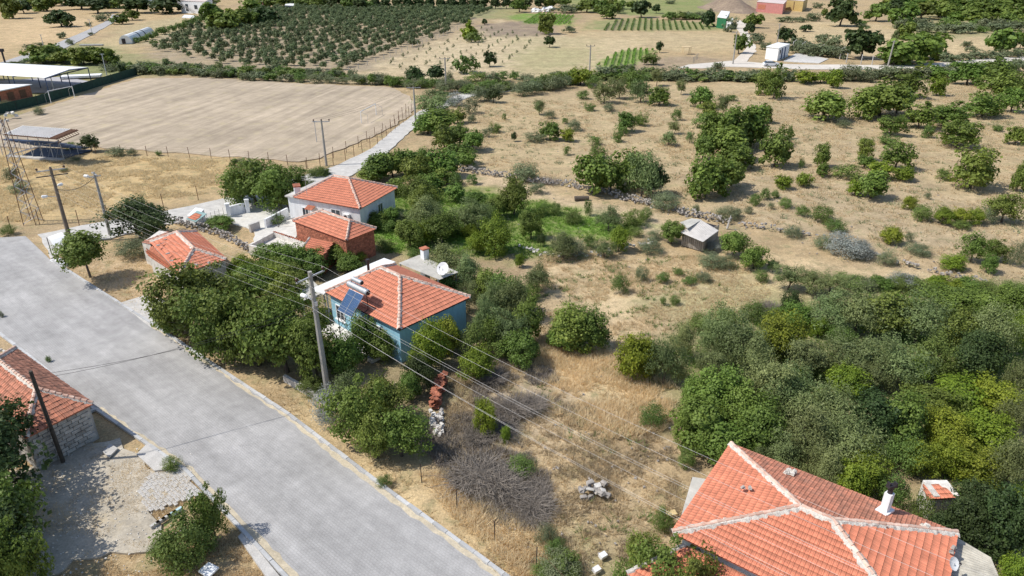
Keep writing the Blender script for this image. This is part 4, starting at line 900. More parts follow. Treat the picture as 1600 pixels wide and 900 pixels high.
# power lines
nxt = bm + LD * 43
npole, an, _ = pole('power_pole', 'concrete power pole beyond the lower right corner of the view', Vector((nxt.x, nxt.y, 0)), 9.9, [(9.5, 2.5, perp, 'ins')], (.24, .15))
def wire(a, b_, sag, r, label, m='wire_alu', group='power lines'):
    pts = [a.lerp(b_, i / 16) - Vector((0, 0, sag * 4 * (i / 16) * (1 - i / 16))) for i in range(17)]
    mb = MB(); mb.tube(pts, r, 4, cap=False); return tag(mb.build('power_line', m, loc=a), label, 'power line', group)
nm_ = ('farthest', 'middle', 'nearest')
for i in range(3): wire(am[i], an[i], .9, .0065, f'{("nearest", "middle", "farthest")[i]} of the three upper power lines running from the main pole to the lower right')
pv2 = Vector((math.cos(perp), math.sin(perp), 0))
for i, (o_, z_) in enumerate(((-.35, 7.2), (-.1, 6.9), (.15, 7.6), (.4, 7.9))):
    wire(bm + pv2 * o_ + Vector((0, 0, z_)), Vector((nxt.x, nxt.y, 0)) + pv2 * o_ * 2.2 + Vector((0, 0, z_)), .8, .0065, f'{("lowest", "second lowest", "second highest", "highest")[i]} of the four lower lines running from the main pole to the lower right')
    if i != 1: wire(bm + pv2 * o_ + Vector((0, 0, z_)), b1 + Vector((o_ * .4, 0, z_ - 1.3)), .8, .0055, f'{("lowest", "", "middle", "top")[i]} low line between the main pole and the shelter pole')
for i in range(3): wire(am[i], a1[i], .9, .0055, f'{("left", "middle", "right")[i]} upper line between the main pole and the shelter pole')
wire(b1 + Vector((0, 0, 6.1)), b2 + Vector((0, 0, 6.9)), .7, .03, 'dark sagging cable bundle between the shelter pole and the slim grey pole', 'black_cable')
for i in range(3):
    wire(a3[i], a4[i], .6, .012, f'{("left", "middle", "right")[i]} line over the pitch fence between the two lane poles', 'black_cable'); wire(a4[i], a5[i], .6, .012, f'{("left", "middle", "right")[i]} line from the lane corner pole to the hedge pole', 'black_cable')
for i in range(2): wire(bm + Vector((0, 0, 7.0 + i * .5)), tw_ - Vector((0, 0, .3 + .3 * i)), .6, .012, f'{("lower", "upper")[i]} thin dark cable crossing the road from the main pole to the wooden pole', 'black_cable')

def fence(name, label, pts, h, step, m='rust', mesh=True, pr=.045, rail=None, net='rust', cat='fence', wires=5, curve=0):
    o = empty(name, pts[0], label, cat); total = 0; proto = None
    for a, c in zip(pts[:-1], pts[1:]):
        L = (c - a).length; n = max(1, int(L / step)); 
        for i in range(n):
            q = a.lerp(c, i / n)
            if proto is None:
                b = MB()
                if curve: b.tube([(0, 0, -.2), (0, 0, h * .85), (curve, 0, h)], pr, 5, .5)
                else: b.tube([(0, 0, -.2), (0, 0, h)], pr, 5, .5)
                proto = b.build('post', m, loc=(0, 0, 0)); k = proto
            else: k = proto.copy(); C.objects.link(k)
            k.parent = o; k.location = q - o.location; k.rotation_euler = (rnd.uniform(-.04, .04), rnd.uniform(-.04, .04), 0)
    if mesh:
        b = MB()
        for a, c in zip(pts[:-1], pts[1:]):
            for k in range(wires): z = h * (.1 + .85 * k / max(1, wires - 1)); b.tube([a + Vector((0, 0, z)), c + Vector((0, 0, z))], .006, 3, cap=False)
        b.build('wire_strand', net, o)
    return o
fence('wire_fence', 'rusty post and wire fence between the dry field and the side road', W((18, 362), (62, 350), (124, 356 - 4), (170, 345), (256, 325), (310, 312), (363, 298), (400, 288)), 1.9, 4.0)
fence('wire_fence', 'rusty wire fence along the near edge of the football pitch', W((150, 240), (230, 243), (330, 247), (420, 254), (480, 262), (520, 252)), 1.6, 3.0)
fence('wire_fence', 'rusty wire fence between the football pitch and the lane', W((480, 270), (540, 250), (590, 225), (630, 192), (648, 172)), 1.9, 2.4)
fence('wire_fence', 'inner line of rusty posts at the right end of the pitch', W((500, 256), (560, 228), (610, 200), (640, 170)), 1.7, 3.0)
fence('wire_fence', 'thin stakes with wire along the verge at the edge of the overgrown lot', W((659, 752), (714, 795), (773, 843), (838, 885), (900, 950)), 1.35, 3.1, m='dark_metal', pr=.03, wires=2)
fence('wire_fence', 'short white curved post fence beside the white cabin yard', W((1238, 80), (1252, 83), (1280, 88), (1312, 92), (1325, 98)), 3.4, 4.6, m='concrete', pr=.14, curve=.8, net='galvanised')
fence('wire_fence', 'white posts of the low fence by the pole on the far road', W((1322, 98), (1345, 100), (1362, 102), (1376, 104)), 2.6, 2.7, m='concrete', pr=.12, net='galvanised')
fence('wire_fence', 'row of thin white posts along the right edge of the olive orchard', W((545, 112), (600, 92), (660, 68), (720, 44)), 1.2, 5, m='concrete', pr=.08, wires=2)
# green netting fence of the pitch
gf_ = empty('net_fence', P(0, 182), 'dark green netting fence along the upper left end of the pitch', 'fence'); gp = W((-120, 210), (0, 177), (60, 163), (130, 142), (215, 116))
for a, c in zip(gp[:-1], gp[1:]):
    d = c - a; b = MB(); b.box(((a + c) / 2).to_tuple()[:2] + (.8,), (d.length, .04, 1.9), math.atan2(d.y, d.x)); b.build('netting', 'green_net', gf_)
    for i in range(int(d.length / 4)): b = MB(); q = a.lerp(c, i * 4 / d.length) + Vector((0, -.08, 0)); b.bar(q, q + Vector((0, 0, 2)), .05); b.build('post', 'dark_metal', gf_)
# goals
def goal(label, a, c, h, back):
    o = empty('football_goal', (a + c) / 2, label, 'goal', 'football goals'); b = MB(); r = .07
    for p in (a, c): b = MB(); b.tube([p, p + Vector((0, 0, h))], r, 6); b.build('goal_post', 'white_paint', o)
    b = MB(); b.tube([a + Vector((0, 0, h)), c + Vector((0, 0, h))], r, 6); b.build('crossbar', 'white_paint', o)
    b = MB(); 
    for p in (a, c): b.tube([p + Vector((0, 0, h)), p + back + Vector((0, 0, h * .7)), p + back], .03, 4)
    b.build('net_frame', 'galvanised', o)
goal('white football goal at the far left end of the pitch', P(80, 161), P(117, 153), 2.5, Vector((-1.2, .4, 0)))
goal('white football goal at the right end of the pitch', P(565, 193), P(588, 180), 2.2, Vector((1.2, .1, 0)))

# ------------------------------------------------------------------ far buildings and structures
def boxhouse(name, label, quad, h, wallm, roofm, cat, roofslope=0, over=.2, doors=(), wins_=()):
    cen = sum(quad, Vector()) / 4; o = empty(name, (cen.x, cen.y, 0), label, cat)
    b = MB(); b.prism(quad, -.3, h); b.build('wall', wallm, o)
    b = MB(); oq = [p + (p - cen).normalized() * over for p in quad]; b.prism(oq, h, [h + .18 + (roofslope if i > 1 else 0) for i in range(4)]); b.build('roof', roofm, o)
    for (i, t, z, w_, hh, nm, m) in wins_:
        p, q = quad[i], quad[(i + 1) % 4]; d = q - p; n = Vector((d.y, -d.x, 0)).normalized(); n = n if (cen - p).dot(n) < 0 else -n
        c0 = p.lerp(q, t) + n * .03; b = MB(); b.box((c0.x, c0.y, z), (w_, .1, hh), math.atan2(d.y, d.x)); b.build(nm, m, o)
    return o
def para(a, b_, c): return [a, b_, c, a + c - b_]
boxhouse('white_cabin', 'small white cabin with a dark blue door beside the far road', para(P(1195, 92), P(1214, 95), P(1231, 88)), 3.4, 'white_paint', 'white_sheet', 'cabin', wins_=[(1, .35, 1.6, 1.1, 3.0, 'door', 'steel_blue'), (1, .18, 2.2, .8, 1.2, 'window', 'glass_dark'), (1, .62, 1.6, 1.0, 3.0, 'door', 'steel_blue')])
sheet('cabin_yard', W((1232, 90), (1245, 83), (1295, 92), (1280, 99), (1225, 96)), .06, surf('cabin_concrete', (.55, .53, .50)), .2, 3)
boxhouse('shipping_container', 'pink red storage container at the far top right', para(P(1181, 18), P(1222, 22), P(1227, 16)), 4.6, 'pink_paint', 'flat_roof', 'container', wins_=[(0, .2, 2.5, 5, 2.2, 'door', 'brick_red')])
boxhouse('shipping_container', 'yellow storage container at the far top right', para(P(1226, 15), P(1253, 18), P(1260, 13)), 4.9, 'yellow_paint', 'flat_roof', 'container', wins_=[(0, .5, 2.4, .5, 4, 'seam', 'rust')])
boxhouse('green_shed', 'dark green shed with a white roof beside a tree by the far track', para(P(1119, 43), P(1133, 45), P(1138, 38)), 3.9, 'green_paint', 'white_sheet', 'shed', 1.0)
boxhouse('white_hut', 'small white hut just right of the dark green shed', para(P(1134, 45), P(1141, 46), P(1145, 40)), 2.6, 'white_paint', 'white_sheet', 'hut', wins_=[(0, .5, 1.2, .8, 1.6, 'door', 'steel_blue')])
boxhouse('white_building', 'white flat roofed building with outside stairs at the top left', para(P(284, 20), P(324, 22), P(334, 15)), 5.6, 'white_plaster', 'flat_roof', 'building', wins_=[(0, .25, 2.6, 1.8, 3.2, 'window', 'glass_dark'), (0, .6, 3.0, 2, 1.8, 'window', 'glass_dark'), (0, .85, 3.0, 2, 1.8, 'window', 'glass_dark')])
b = MB(); q = P(290, 22)
for i in range(10): b.box(q + Vector((i * .75 - 2, -1, 5.2 - i * .52)), (.9, 1.2, .3))
b.bar(q + Vector((-2.4, -1.6, 6.2)), q + Vector((5.6, -1.6, 1.2)), .12); b.build('staircase', 'concrete', S.objects['white_building'])
boxhouse('white_building', 'pale building with a white roof behind trees at the top left edge', para(P(228, 8), P(246, 9), P(252, 2)), 4.0, 'white_plaster', 'white_sheet', 'building', wins_=[(0, .5, 1.6, 3, 2.4, 'door', 'steel_blue')])
boxhouse('white_building', 'bright white roofed building beyond the flat roofed one', para(P(296, 6), P(326, 7), P(332, 0)), 5, 'white_plaster', 'white_sheet', 'building', wins_=[(0, .5, 2, 3, 2, 'window', 'glass_dark')])
flat_roof('white_awning', 'small white awning in front of the flat roofed white building', [P(284, 27, 2), P(303, 28, 2), P(306, 24, 2), P(288, 23, 2)], 'white_sheet', .2)
boxhouse('farm_shed', 'small reddish shed with a pale roof at the top beside the orchard', para(P(403, 12), P(412, 12), P(415, 8)), 3, 'pink_paint', 'grey_sheet', 'shed', wins_=[(0, .5, 1.2, 2, 2, 'door', 'dark_metal')])
boxhouse('farm_shed', 'low blue grey tank shelter at the top beside the orchard', para(P(446, 14), P(460, 15), P(462, 11)), 1.8, 'steel_blue', 'white_sheet', 'shed', wins_=[(0, .5, .8, 2, 1.2, 'door', 'dark_metal')])
# polytunnel with white cover bands
pt = empty('polytunnel', P(198, 69), 'white covered polytunnel beside the olive orchard', 'greenhouse')
e0, e1 = P(186, 69), P(207, 68); g0, g1 = P(223, 56), P(242, 53); n = 10
def arch(a, c, h): return [a.lerp(c, .5 - .5 * math.cos(math.pi * k / n)) + Vector((0, 0, h * math.sin(math.pi * k / n))) for k in range(n + 1)]
HT = 2.8
for k0, k1, mm in ((0, .36, 'white_sheet'), (.36, .40, 'dark_metal'), (.40, .60, 'white_sheet'), (.60, .64, 'dark_metal'), (.64, 1.0, 'white_sheet')):
    r0a = arch(e0.lerp(g0, k0), e1.lerp(g1, k0), HT); r1a = arch(e0.lerp(g0, k1), e1.lerp(g1, k1), HT); b = MB(); b.add(r0a + r1a, [(k, k + 1, n + 2 + k, n + 1 + k) for k in range(n)]); b.build('cover_band', mm, pt)
b = MB(); ar_ = arch(e0, e1, HT); b.add(ar_, [tuple(range(n + 1))]); en = b.build('end_wall', 'white_sheet', pt); b = MB(); m_ = e0.lerp(e1, .4); b.box(m_ + Vector((0, -.1, .9)), (1.1, .1, 1.6), .5); b.build('opening', 'dark_metal', en)
# sports canopy, store and stand
def at_px(x, y, z): return P(x, y, z)
cn = empty('sports_canopy', P(60, 135), 'large white gabled canopy on steel posts beyond the pitch', 'canopy')
ne, fe, re = P(70, 121.5, 4.0), P(137, 105, 4.0), P(107, 108.5, 5.6); LV = (P(0, 117.5, 4.0) - ne).normalized() * 45
b = MB(); b.add([ne, re, re + LV, ne + LV], [(0, 1, 2, 3)]); b.add([re, fe, fe + LV, re + LV], [(0, 1, 2, 3)]); b.build('roof_sheet', 'white_sheet', cn)
b = MB()
for k in range(0, 5):
    o_ = LV * (k / 5); b2_ = MB()
    for a_, c2 in ((ne, re), (re, fe), (ne, fe)): b.bar(a_ + o_ - Vector((0, 0, .15)), c2 + o_ - Vector((0, 0, .15)), .13)
    for p in (ne, ne.lerp(fe, .5), fe): b3_ = MB(); b3_.bar((p.x + o_.x, p.y + o_.y, -.2), (p.x + o_.x, p.y + o_.y, p.z - .1), .13); b3_.build('post', 'steel_blue', cn)
b.build('truss', 'steel_blue', cn)
sheet('canopy_floor', W((-60, 150), (78, 144), (143, 128), (100, 120), (-60, 130)), .05, surf('canopy_concrete', (.42, .41, .42)), .1, 4)
boxhouse('pitch_store', 'long low brown store with a white roof at the left edge by the pitch', [P(-60, 172), P(5, 162), P(52, 152), P(-30, 152)], 2.6, 'brick_red', 'white_sheet', 'store', over=.5, wins_=[(0, .9, 1.2, 1.2, 1.8, 'window', 'glass_dark'), (1, .3, 1.2, 1.5, 1.6, 'window', 'rust'), (1, .7, 1.2, 1.5, 1.6, 'window', 'rust')])
b = MB(); q = P(128, 122); b.box(q + Vector((0, 0, .5)), (9, 3, .5), .3); tag(b.build('white_platform', 'white_plaster'), 'low white platform beyond the sports canopy', 'platform')
# spectator stand with ribbed roof
gsx = empty('spectator_stand', P(78, 235), 'steel spectator stand with a ribbed pale roof by the near left of the pitch', 'stand')
f0, f1, k1_, k0_ = P(5, 209, 4.3), P(88, 216, 4.3), P(122, 202, 5.0), P(35, 196, 5.0)
for i in range(24):
    t = (i + .5) / 24; a_, c2 = f0.lerp(f1, t), k0_.lerp(k1_, t); b = MB(); d = c2 - a_; s__ = (f1 - f0).normalized() * ((f1 - f0).length / 24 * .22)
    b.add([a_ - s__, a_ + s__, c2 + s__, c2 - s__], [(0, 1, 2, 3)]); b.add([v - Vector((0, 0, .05)) for v in (a_ - s__, c2 - s__, c2 + s__, a_ + s__)], [(0, 1, 2, 3)]); b.build('roof_strip', 'white_sheet' if i < 21 else 'rust', gsx)
b = MB()
for a_, c2 in ((f0, f1), (k0_, k1_), (f0, k0_), (f1, k1_)):
    for dz in (-.15, -.7 if a_ is f1 else -.15): b.bar(a_ + Vector((0, 0, dz)), c2 + Vector((0, 0, dz)), .06)
for i in range(9): t = i / 9; b.bar(f1.lerp(k1_, t) - Vector((0, 0, .15)), f1.lerp(k1_, t + .11) - Vector((0, 0, .7)), .04); 
b.build('roof_truss', 'rust', gsx)
b = MB(); vs = [f0 - Vector((0, 0, .12)), f1 - Vector((0, 0, .12)), k1_ - Vector((0, 0, .12)), k0_ - Vector((0, 0, .12))]; b.add(vs, [(0, 1, 2, 3)]); b.build('ceiling_net', 'rust', gsx)
g0_, g1_ = P(52, 247), P(100, 249); bkk = P(145, 234) - P(100, 249)
b = MB()
for i in range(7):
    q = P(5, 243).lerp(g1_, i / 6); b = MB(); b.bar(q, (q.x, q.y, 4.2), .07); b.build('post', 'galvanised', gsx)
for r_ in range(6):
    b = MB(); o_ = bkk * ((5 - r_) / 6); a_ = P(15, 243) + o_ + Vector((0, 0, .5 + r_ * .42)); c2 = g1_ + o_ + Vector((0, 0, .5 + r_ * .42)); d = c2 - a_; b.box((a_ + c2) / 2, (d.length, .75, .1), math.atan2(d.y, d.x)); b.build('bench_row', 'blue_seat', gsx)
b = MB()
for i in range(8):
    q = P(15, 243).lerp(g1_, i / 7)
    b.bar(q + Vector((0, 0, 2.6)), q + bkk + Vector((0, 0, .3)), .05); b.bar(q + bkk * .5, q + bkk * .5 + Vector((0, 0, 1.7)), .04)
    if i < 7: b.bar(q, P(15, 243).lerp(g1_, (i + 1) / 7) + Vector((0, 0, 2.8)), .03)
b.bar(P(10, 243, 2.9), g1_ + Vector((0, 0, 2.9)), .08); b.build('stand_frame', 'galvanised', gsx)
b = MB(); b.prism([P(36, 243), g1_, P(145, 235), P(60, 232)], .03, .12); b.build('painted_shade_floor', 'blue_seat', gsx)  # dark slab: the shade beneath the stand is put into its colour
b = MB(); d = g1_ - P(15, 243); q = (g1_ + P(15, 243)) / 2; b.box((q.x, q.y - .4, .02), (d.length, 1.0, .25), math.atan2(d.y, d.x)); b.build('plinth', 'concrete', gsx)
# pallet table in the far vegetable plot
pl = empty('pallet_shelter', P(1072, 84), 'small pale timber frame shelter beside the far vegetable rows', 'shelter'); q = P(1072, 84)
b = MB(); b.box(q + Vector((0, 0, 2.0)), (2.6, 2.4, .15)); b.build('roof_board', 'fresh_plank', pl)
for dx in (-1.1, 1.1):
    for dy in (-1, 1): b = MB(); b.bar(q + Vector((dx, dy, 0)), q + Vector((dx, dy, 2)), .09); b.build('post', 'fresh_plank', pl)
fence('rail_fence', 'short crooked timber fence right of the pallet shelter', W((1083, 98), (1090, 92), (1102, 94)), 1.6, 2.2, m='plank', pr=.1, wires=2, net='plank')
# rack / dark gantry at upper left edge
b = MB(); q = P(8, 98); b.bar(q, q + Vector((0, 0, 3.5)), .3); b.box(q + Vector((-3, 0, 3.4)), (7, .8, .8)); tag(b.build('dark_gantry', 'dark_metal'), 'dark metal gantry at the far left edge by the upper road', 'gantry')
b = MB(); q = P(143, 71)
b.box(q + Vector((0, 0, .2)), (7.5, 1.2, .4), .05); tag(b.build('concrete_trough', 'concrete'), 'long low concrete trough in the straw field left of the polytunnel', 'trough')

# car on the far road
cr = empty('parked_car', P(1204, 104), 'silver white hatchback standing on the far road before the cabin', 'car'); q = P(1204, 103.5)
def loft(name, prof, hw, m, parent, inset=None):
    b = MB(); n = len(prof); vs = []
    for s_2, k in ((-1, 1), (-1, .0), (1, .0), (1, 1)): pass
    vs = [(q.x + x, q.y - hw * i_, z) for x, z, i_ in prof] + [(q.x + x, q.y + hw * i_, z) for x, z, i_ in prof]
    b.add(vs, [tuple(range(n)), tuple(range(2 * n - 1, n - 1, -1))] + [(i, n + i, n + (i + 1) % n, (i + 1) % n) for i in range(n)]); return b.build(name, m, parent)
body = loft('body', [(-2.05, .3, .95), (2.05, .3, .95), (2.12, .7, .97), (1.9, .95, .95), (1.1, 1.02, .95), (-1.9, 1.02, .95), (-2.1, .75, .97)], .86, 'car_paint', cr)
loft('windows', [(1.15, 1.02, .93), (.45, 1.42, .78), (-1.3, 1.44, .78), (-1.85, 1.02, .93)], .86, 'glass_dark', cr)
loft('roof_panel', [(.5, 1.40, .79), (.3, 1.48, .74), (-1.15, 1.5, .74), (-1.38, 1.42, .79)], .86, 'car_paint', cr)
for dx in (-1.3, 1.3):
    for dy in (-.8, .8): b = MB(); b.tube([q + Vector((dx, dy - .1, .32)), q + Vector((dx, dy + .1, .32))], .33, 14); wl = b.build('wheel', 'rubber', cr); b = MB(); b.tube([q + Vector((dx, dy - .11, .32)), q + Vector((dx, dy + .11, .32))], .18, 10); b.build('rim', 'galvanised', wl)
for dy in (-.6, .6): b = MB(); b.box(q + Vector((2.06, dy, .72)), (.1, .3, .14)); b.build('headlight', 'white_paint', cr)

# ------------------------------------------------------------------ vegetation
def crown_mesh(name, seed, m, nc, nl, leaf, asp=.7, lowcut=-1.0, clump=.30, shell=.72, upright=.35, tipbright=.25, spiky=0.0, irregular=.22):
    r = np.random.RandomState(seed)
    d = r.normal(size=(nc * 3, 3)); d /= np.linalg.norm(d, axis=1)[:, None]; d = d[d[:, 2] > lowcut][:nc]; nc = len(d)
    ang = np.arctan2(d[:, 1], d[:, 0]); ph = r.rand(4) * 6.28
    lump = 1 + irregular * (np.sin(2 * ang + ph[0]) * .6 + np.sin(3 * ang + ph[1]) * .5 + np.sin(4 * d[:, 2] + ph[2]) * .5)
    rad = (shell + (r.rand(nc) - .5) * .30) * lump
    inner = r.rand(nc) < .2; rad[inner] *= .55
    cc = d * rad[:, None]
    cr = clump * (.6 + .7 * r.rand(nc)); cr[inner] *= 1.2
    e = r.normal(size=(nc, nl, 3)); e /= np.linalg.norm(e, axis=2)[:, :, None]
    e[:, :, 2] = e[:, :, 2] * .8 + .12
    rr = cr[:, None] * (.45 + .6 * r.rand(nc, nl) ** .5)
    pos = cc[:, None] + e * rr[:, :, None]
    if spiky: pos += d[:, None] * (r.rand(nc, nl, 1) ** 3 * spiky)
    out = e * .5 + d[:, None] * .5 + np.array((0, 0, upright)) + r.normal(size=e.shape) * .45
    out /= np.linalg.norm(out, axis=2)[:, :, None]
    a = np.cross(out, r.normal(size=e.shape)); a /= np.linalg.norm(a, axis=2)[:, :, None] + 1e-9; b = np.cross(out, a)
    s = leaf * (.6 + .8 * r.rand(nc, nl))[:, :, None] * (.7 + .65 * r.rand(nc, 1, 1))
    fold = out * s * .18
    q = np.stack([pos - a * s, pos - b * s * asp + fold, pos + a * s, pos + b * s * asp + fold], 2).reshape(-1, 3)
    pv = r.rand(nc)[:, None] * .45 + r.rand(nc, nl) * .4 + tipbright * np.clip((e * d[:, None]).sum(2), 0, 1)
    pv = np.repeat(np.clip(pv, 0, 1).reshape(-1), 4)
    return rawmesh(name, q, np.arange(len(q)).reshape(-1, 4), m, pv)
def trunk_mesh(name, seed, nb=7, thick=.06, bend=.12, m='bark'):
    rr = random.Random(seed); b = MB(); h0 = .45
    top = Vector((rr.uniform(-bend, bend), rr.uniform(-bend, bend), h0))
    b.tube([(0, 0, -.06), (top.x * .3, top.y * .3, h0 * .5), top], [thick * 1.3, thick, thick * .8], 7, .5)
    for i in range(nb):
        a = i * 6.283 / nb + rr.uniform(-.4, .4); R_ = rr.uniform(.35, .65); e = Vector((math.cos(a) * R_, math.sin(a) * R_, rr.uniform(.65, 1.15)))
        mid = top.lerp(e, .5) + Vector((rr.uniform(-.08, .08), rr.uniform(-.08, .08), .03)); b.tube([top - Vector((0, 0, .03)), mid, e], [thick * .55, thick * .35, thick * .12], 5, .5)
        for _ in range(2): f = mid.lerp(e, rr.random()); b.tube([f, f + Vector((rr.uniform(-.25, .25), rr.uniform(-.25, .25), rr.uniform(.0, .25)))], [thick * .22, thick * .06], 4, .5)
    me = bpy.data.meshes.new(name); me.from_pydata(b.v, [], b.f); a = me.attributes.new('pv', 'FLOAT', 'POINT'); a.data.foreach_set('value', b.pv); me.materials.append(M[m]); me.polygons.foreach_set('use_smooth', np.ones(len(me.polygons), bool)); me.update(); return me
def brush_mesh(name, seed, n=260, m='twig'):
    rr = random.Random(seed); b = MB()
    for i in range(n):
        a = rr.uniform(0, 6.28); r0 = rr.uniform(0, .75); p = Vector((math.cos(a) * r0, math.sin(a) * r0, rr.uniform(-1, -.2))); d = Vector((math.cos(a) * .4 + rr.uniform(-.5, .5), math.sin(a) * .4 + rr.uniform(-.5, .5), rr.uniform(.1, 1.3)))
        q = p + d * rr.uniform(.3, .7); e = q + (d + Vector((rr.uniform(-.7, .7), rr.uniform(-.7, .7), rr.uniform(-.6, .2)))) * rr.uniform(.2, .5); b.tube([p, q, e], [.012, .009, .004], 3, None, False)
    me = bpy.data.meshes.new(name); me.from_pydata(b.v, [], b.f); a = me.attributes.new('pv', 'FLOAT', 'POINT'); a.data.foreach_set('value', b.pv); me.materials.append(M[m]); me.polygons.foreach_set('use_smooth', np.ones(len(me.polygons), bool)); me.update(); return me
# kind: (material, name, look, category, trunk?, clear stem share, crown keyword arguments)
KIND = {
    'F': ('leaf_fig', 'fig_tree', 'deep green domed tree', 'tree', True, .10, dict(asp=.85, clump=.28, lowcut=-.75, upright=.5, irregular=.3)),
    'B': ('leaf_broad', 'broadleaf_tree', 'mid green leafy tree', 'tree', True, .22, dict(asp=.75, clump=.27, lowcut=-.8, irregular=.4, shell=.75)),
    'K': ('leaf_dark', 'evergreen_tree', 'dark dense round tree', 'tree', True, .15, dict(asp=.7, clump=.27, lowcut=-.7)),
    'O': ('leaf_olive', 'olive_tree', 'grey green olive tree', 'tree', True, .25, dict(asp=.38, clump=.29, lowcut=-.65, spiky=.3, shell=.70, irregular=.45)),
    'Y': ('leaf_lime', 'fruit_tree', 'yellow green bushy tree', 'tree', True, .05, dict(asp=.7, clump=.27, lowcut=-.8, spiky=.15)),
    'L': ('leaf_mid', 'shrub', 'fresh green shrub', 'shrub', False, 0, dict(asp=.6, clump=.33, lowcut=-.8, spiky=.2)),
    'S': ('leaf_grey', 'shrub', 'grey green low shrub', 'shrub', False, 0, dict(asp=.4, clump=.36, lowcut=-.7, spiky=.3, irregular=.3)),
    'W': ('leaf_silver', 'silver_bush', 'silvery pale bush', 'bush', False, 0, dict(asp=.4, clump=.34, lowcut=-.7, spiky=.25)),
    'D': ('twig', 'dry_brush', 'bare grey twiggy brush', 'brush', False, 0, {}),
}
PROTO = {}
LOD = {'near': (125, 62, .040), 'mid': (80, 36, .068), 'far': (46, 22, .14)}
def proto(kind, lod, var):
    k = (kind, lod, var)
    if k not in PROTO:
        mt, nm, look, cat, trunk, ts, kw = KIND[kind]
        if kind == 'D': PROTO[k] = (brush_mesh('dry_brush', var * 7 + 3, {'near': 900, 'mid': 300, 'far': 100}[lod]), None)
        else:
            nc, nl, lf = LOD[lod]; sd_ = var * 31 + ord(kind) + {'near': 0, 'mid': 1000, 'far': 2000}[lod]
            if kind in 'LSW': nc = int(nc * .6)
            if kind in 'OSW': lf *= 1.15
            PROTO[k] = (crown_mesh(nm + '_crown', sd_, mt, nc, nl, lf, **kw), trunk_mesh(nm + '_trunk', sd_, nb=7 if lod == 'near' else 5) if trunk else None)
    return PROTO[k]
LANDMARKS = [('the near red roofed house', P(1250, 830)), ('the blue house', P(620, 500)), ('the white walled house', P(540, 320)), ('the brick outbuilding', P(520, 370)), ('the small cottage', P(290, 420)),
    ('the old stone house', P(60, 680)), ('the plank shed', P(1095, 380)), ('the red tile stack', P(685, 620)), ('the main power pole', P(512, 612)), ('the white cabin', P(1212, 90)), ('the far lane corner pole', P(650, 200)),
    ('the green far shed', P(1128, 44)), ('the lone field pole', P(921, 113)), ('the far roadside pole', P(1386, 108)), ('the pallet shelter', P(1072, 84)), ('the polytunnel', P(215, 60)),
    ('the sports canopy', P(100, 120)), ('the spectator stand', P(78, 235)), ('the white building', P(305, 20)), ('the outdoor oven', P(1462, 790)), ('the pink storage container', P(1205, 15)), ('the right hand goal', P(576, 190)),
    ('the large meadow fig', P(1292, 185)), ('the widest silver bush', P(1330, 400)), ('the white debris heap', P(930, 772)), ('the pole behind the hedge', P(697, 141)), ('the fallen log', P(908, 310)), ('the blue house dish', P(692, 440)), ('the pink flowering oleander', P(1072, 680)), ('the left goal', P(100, 158)), ('the bottom right corner', P(1560, 880))]
PLANTS = []
ORD = ['', 'second ', 'third ', 'fourth ', 'fifth ', 'sixth ', 'seventh ', 'eighth ', 'ninth ', 'tenth ', 'eleventh ', 'twelfth ']
BYCELL = {}
def plant(kind, cx, yt, yb, w, label=None, name=None, tone=None):
    mt, nm, look, cat, trunk, ts, kw = KIND[kind]
    base = P(cx, yb); z = depth(base.x, base.y); r = w * z / FPX / 2
    E = (yb - yt) * z / FPX; phi = math.atan2(CAMH, base.y)
    b = math.sqrt(max((E / 2) ** 2 - (r * .8 * math.sin(phi)) ** 2, (.42 * r) ** 2)) / math.cos(phi)
    stem = ts * min(r, 2.2); hc = b * .86 + stem
    cen = P(cx, (yt + yb) / 2, hc)
    lod = 'near' if z < 92 else ('mid' if z < 175 else 'far'); var = rnd.randrange(4 if lod == 'near' else 3)
    if kind == 'D': b *= .45; hc = b
    cm, tm_ = proto(kind, lod, var); g = Vector((cen.x, cen.y, 0)); rot = rnd.uniform(0, 6.28)
    if kind == 'O' and cx > 1050: r *= .84
    sx, sy = r * 1.06, r * rnd.uniform(.92, 1.1)
    if trunk:
        root = bpy.data.objects.new(name or nm, None); C.objects.link(root); root.location = g
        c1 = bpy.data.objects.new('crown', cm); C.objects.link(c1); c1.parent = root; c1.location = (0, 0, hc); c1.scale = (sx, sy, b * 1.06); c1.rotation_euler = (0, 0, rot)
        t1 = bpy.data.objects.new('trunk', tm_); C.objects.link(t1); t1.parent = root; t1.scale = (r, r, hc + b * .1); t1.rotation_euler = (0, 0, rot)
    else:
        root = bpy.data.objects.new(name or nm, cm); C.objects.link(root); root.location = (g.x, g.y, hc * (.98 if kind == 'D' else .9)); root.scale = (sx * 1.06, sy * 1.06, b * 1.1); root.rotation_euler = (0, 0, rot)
    PLANTS.append([root, look, cat, g, nm, r, label])
    return root
def plants(txt):
    for line in txt.strip().splitlines():
        for it in line.split(';'):
            it = it.split()
            if it: plant(it[0], *[float(v) for v in it[1:5]], ' '.join(it[5:]) or None)
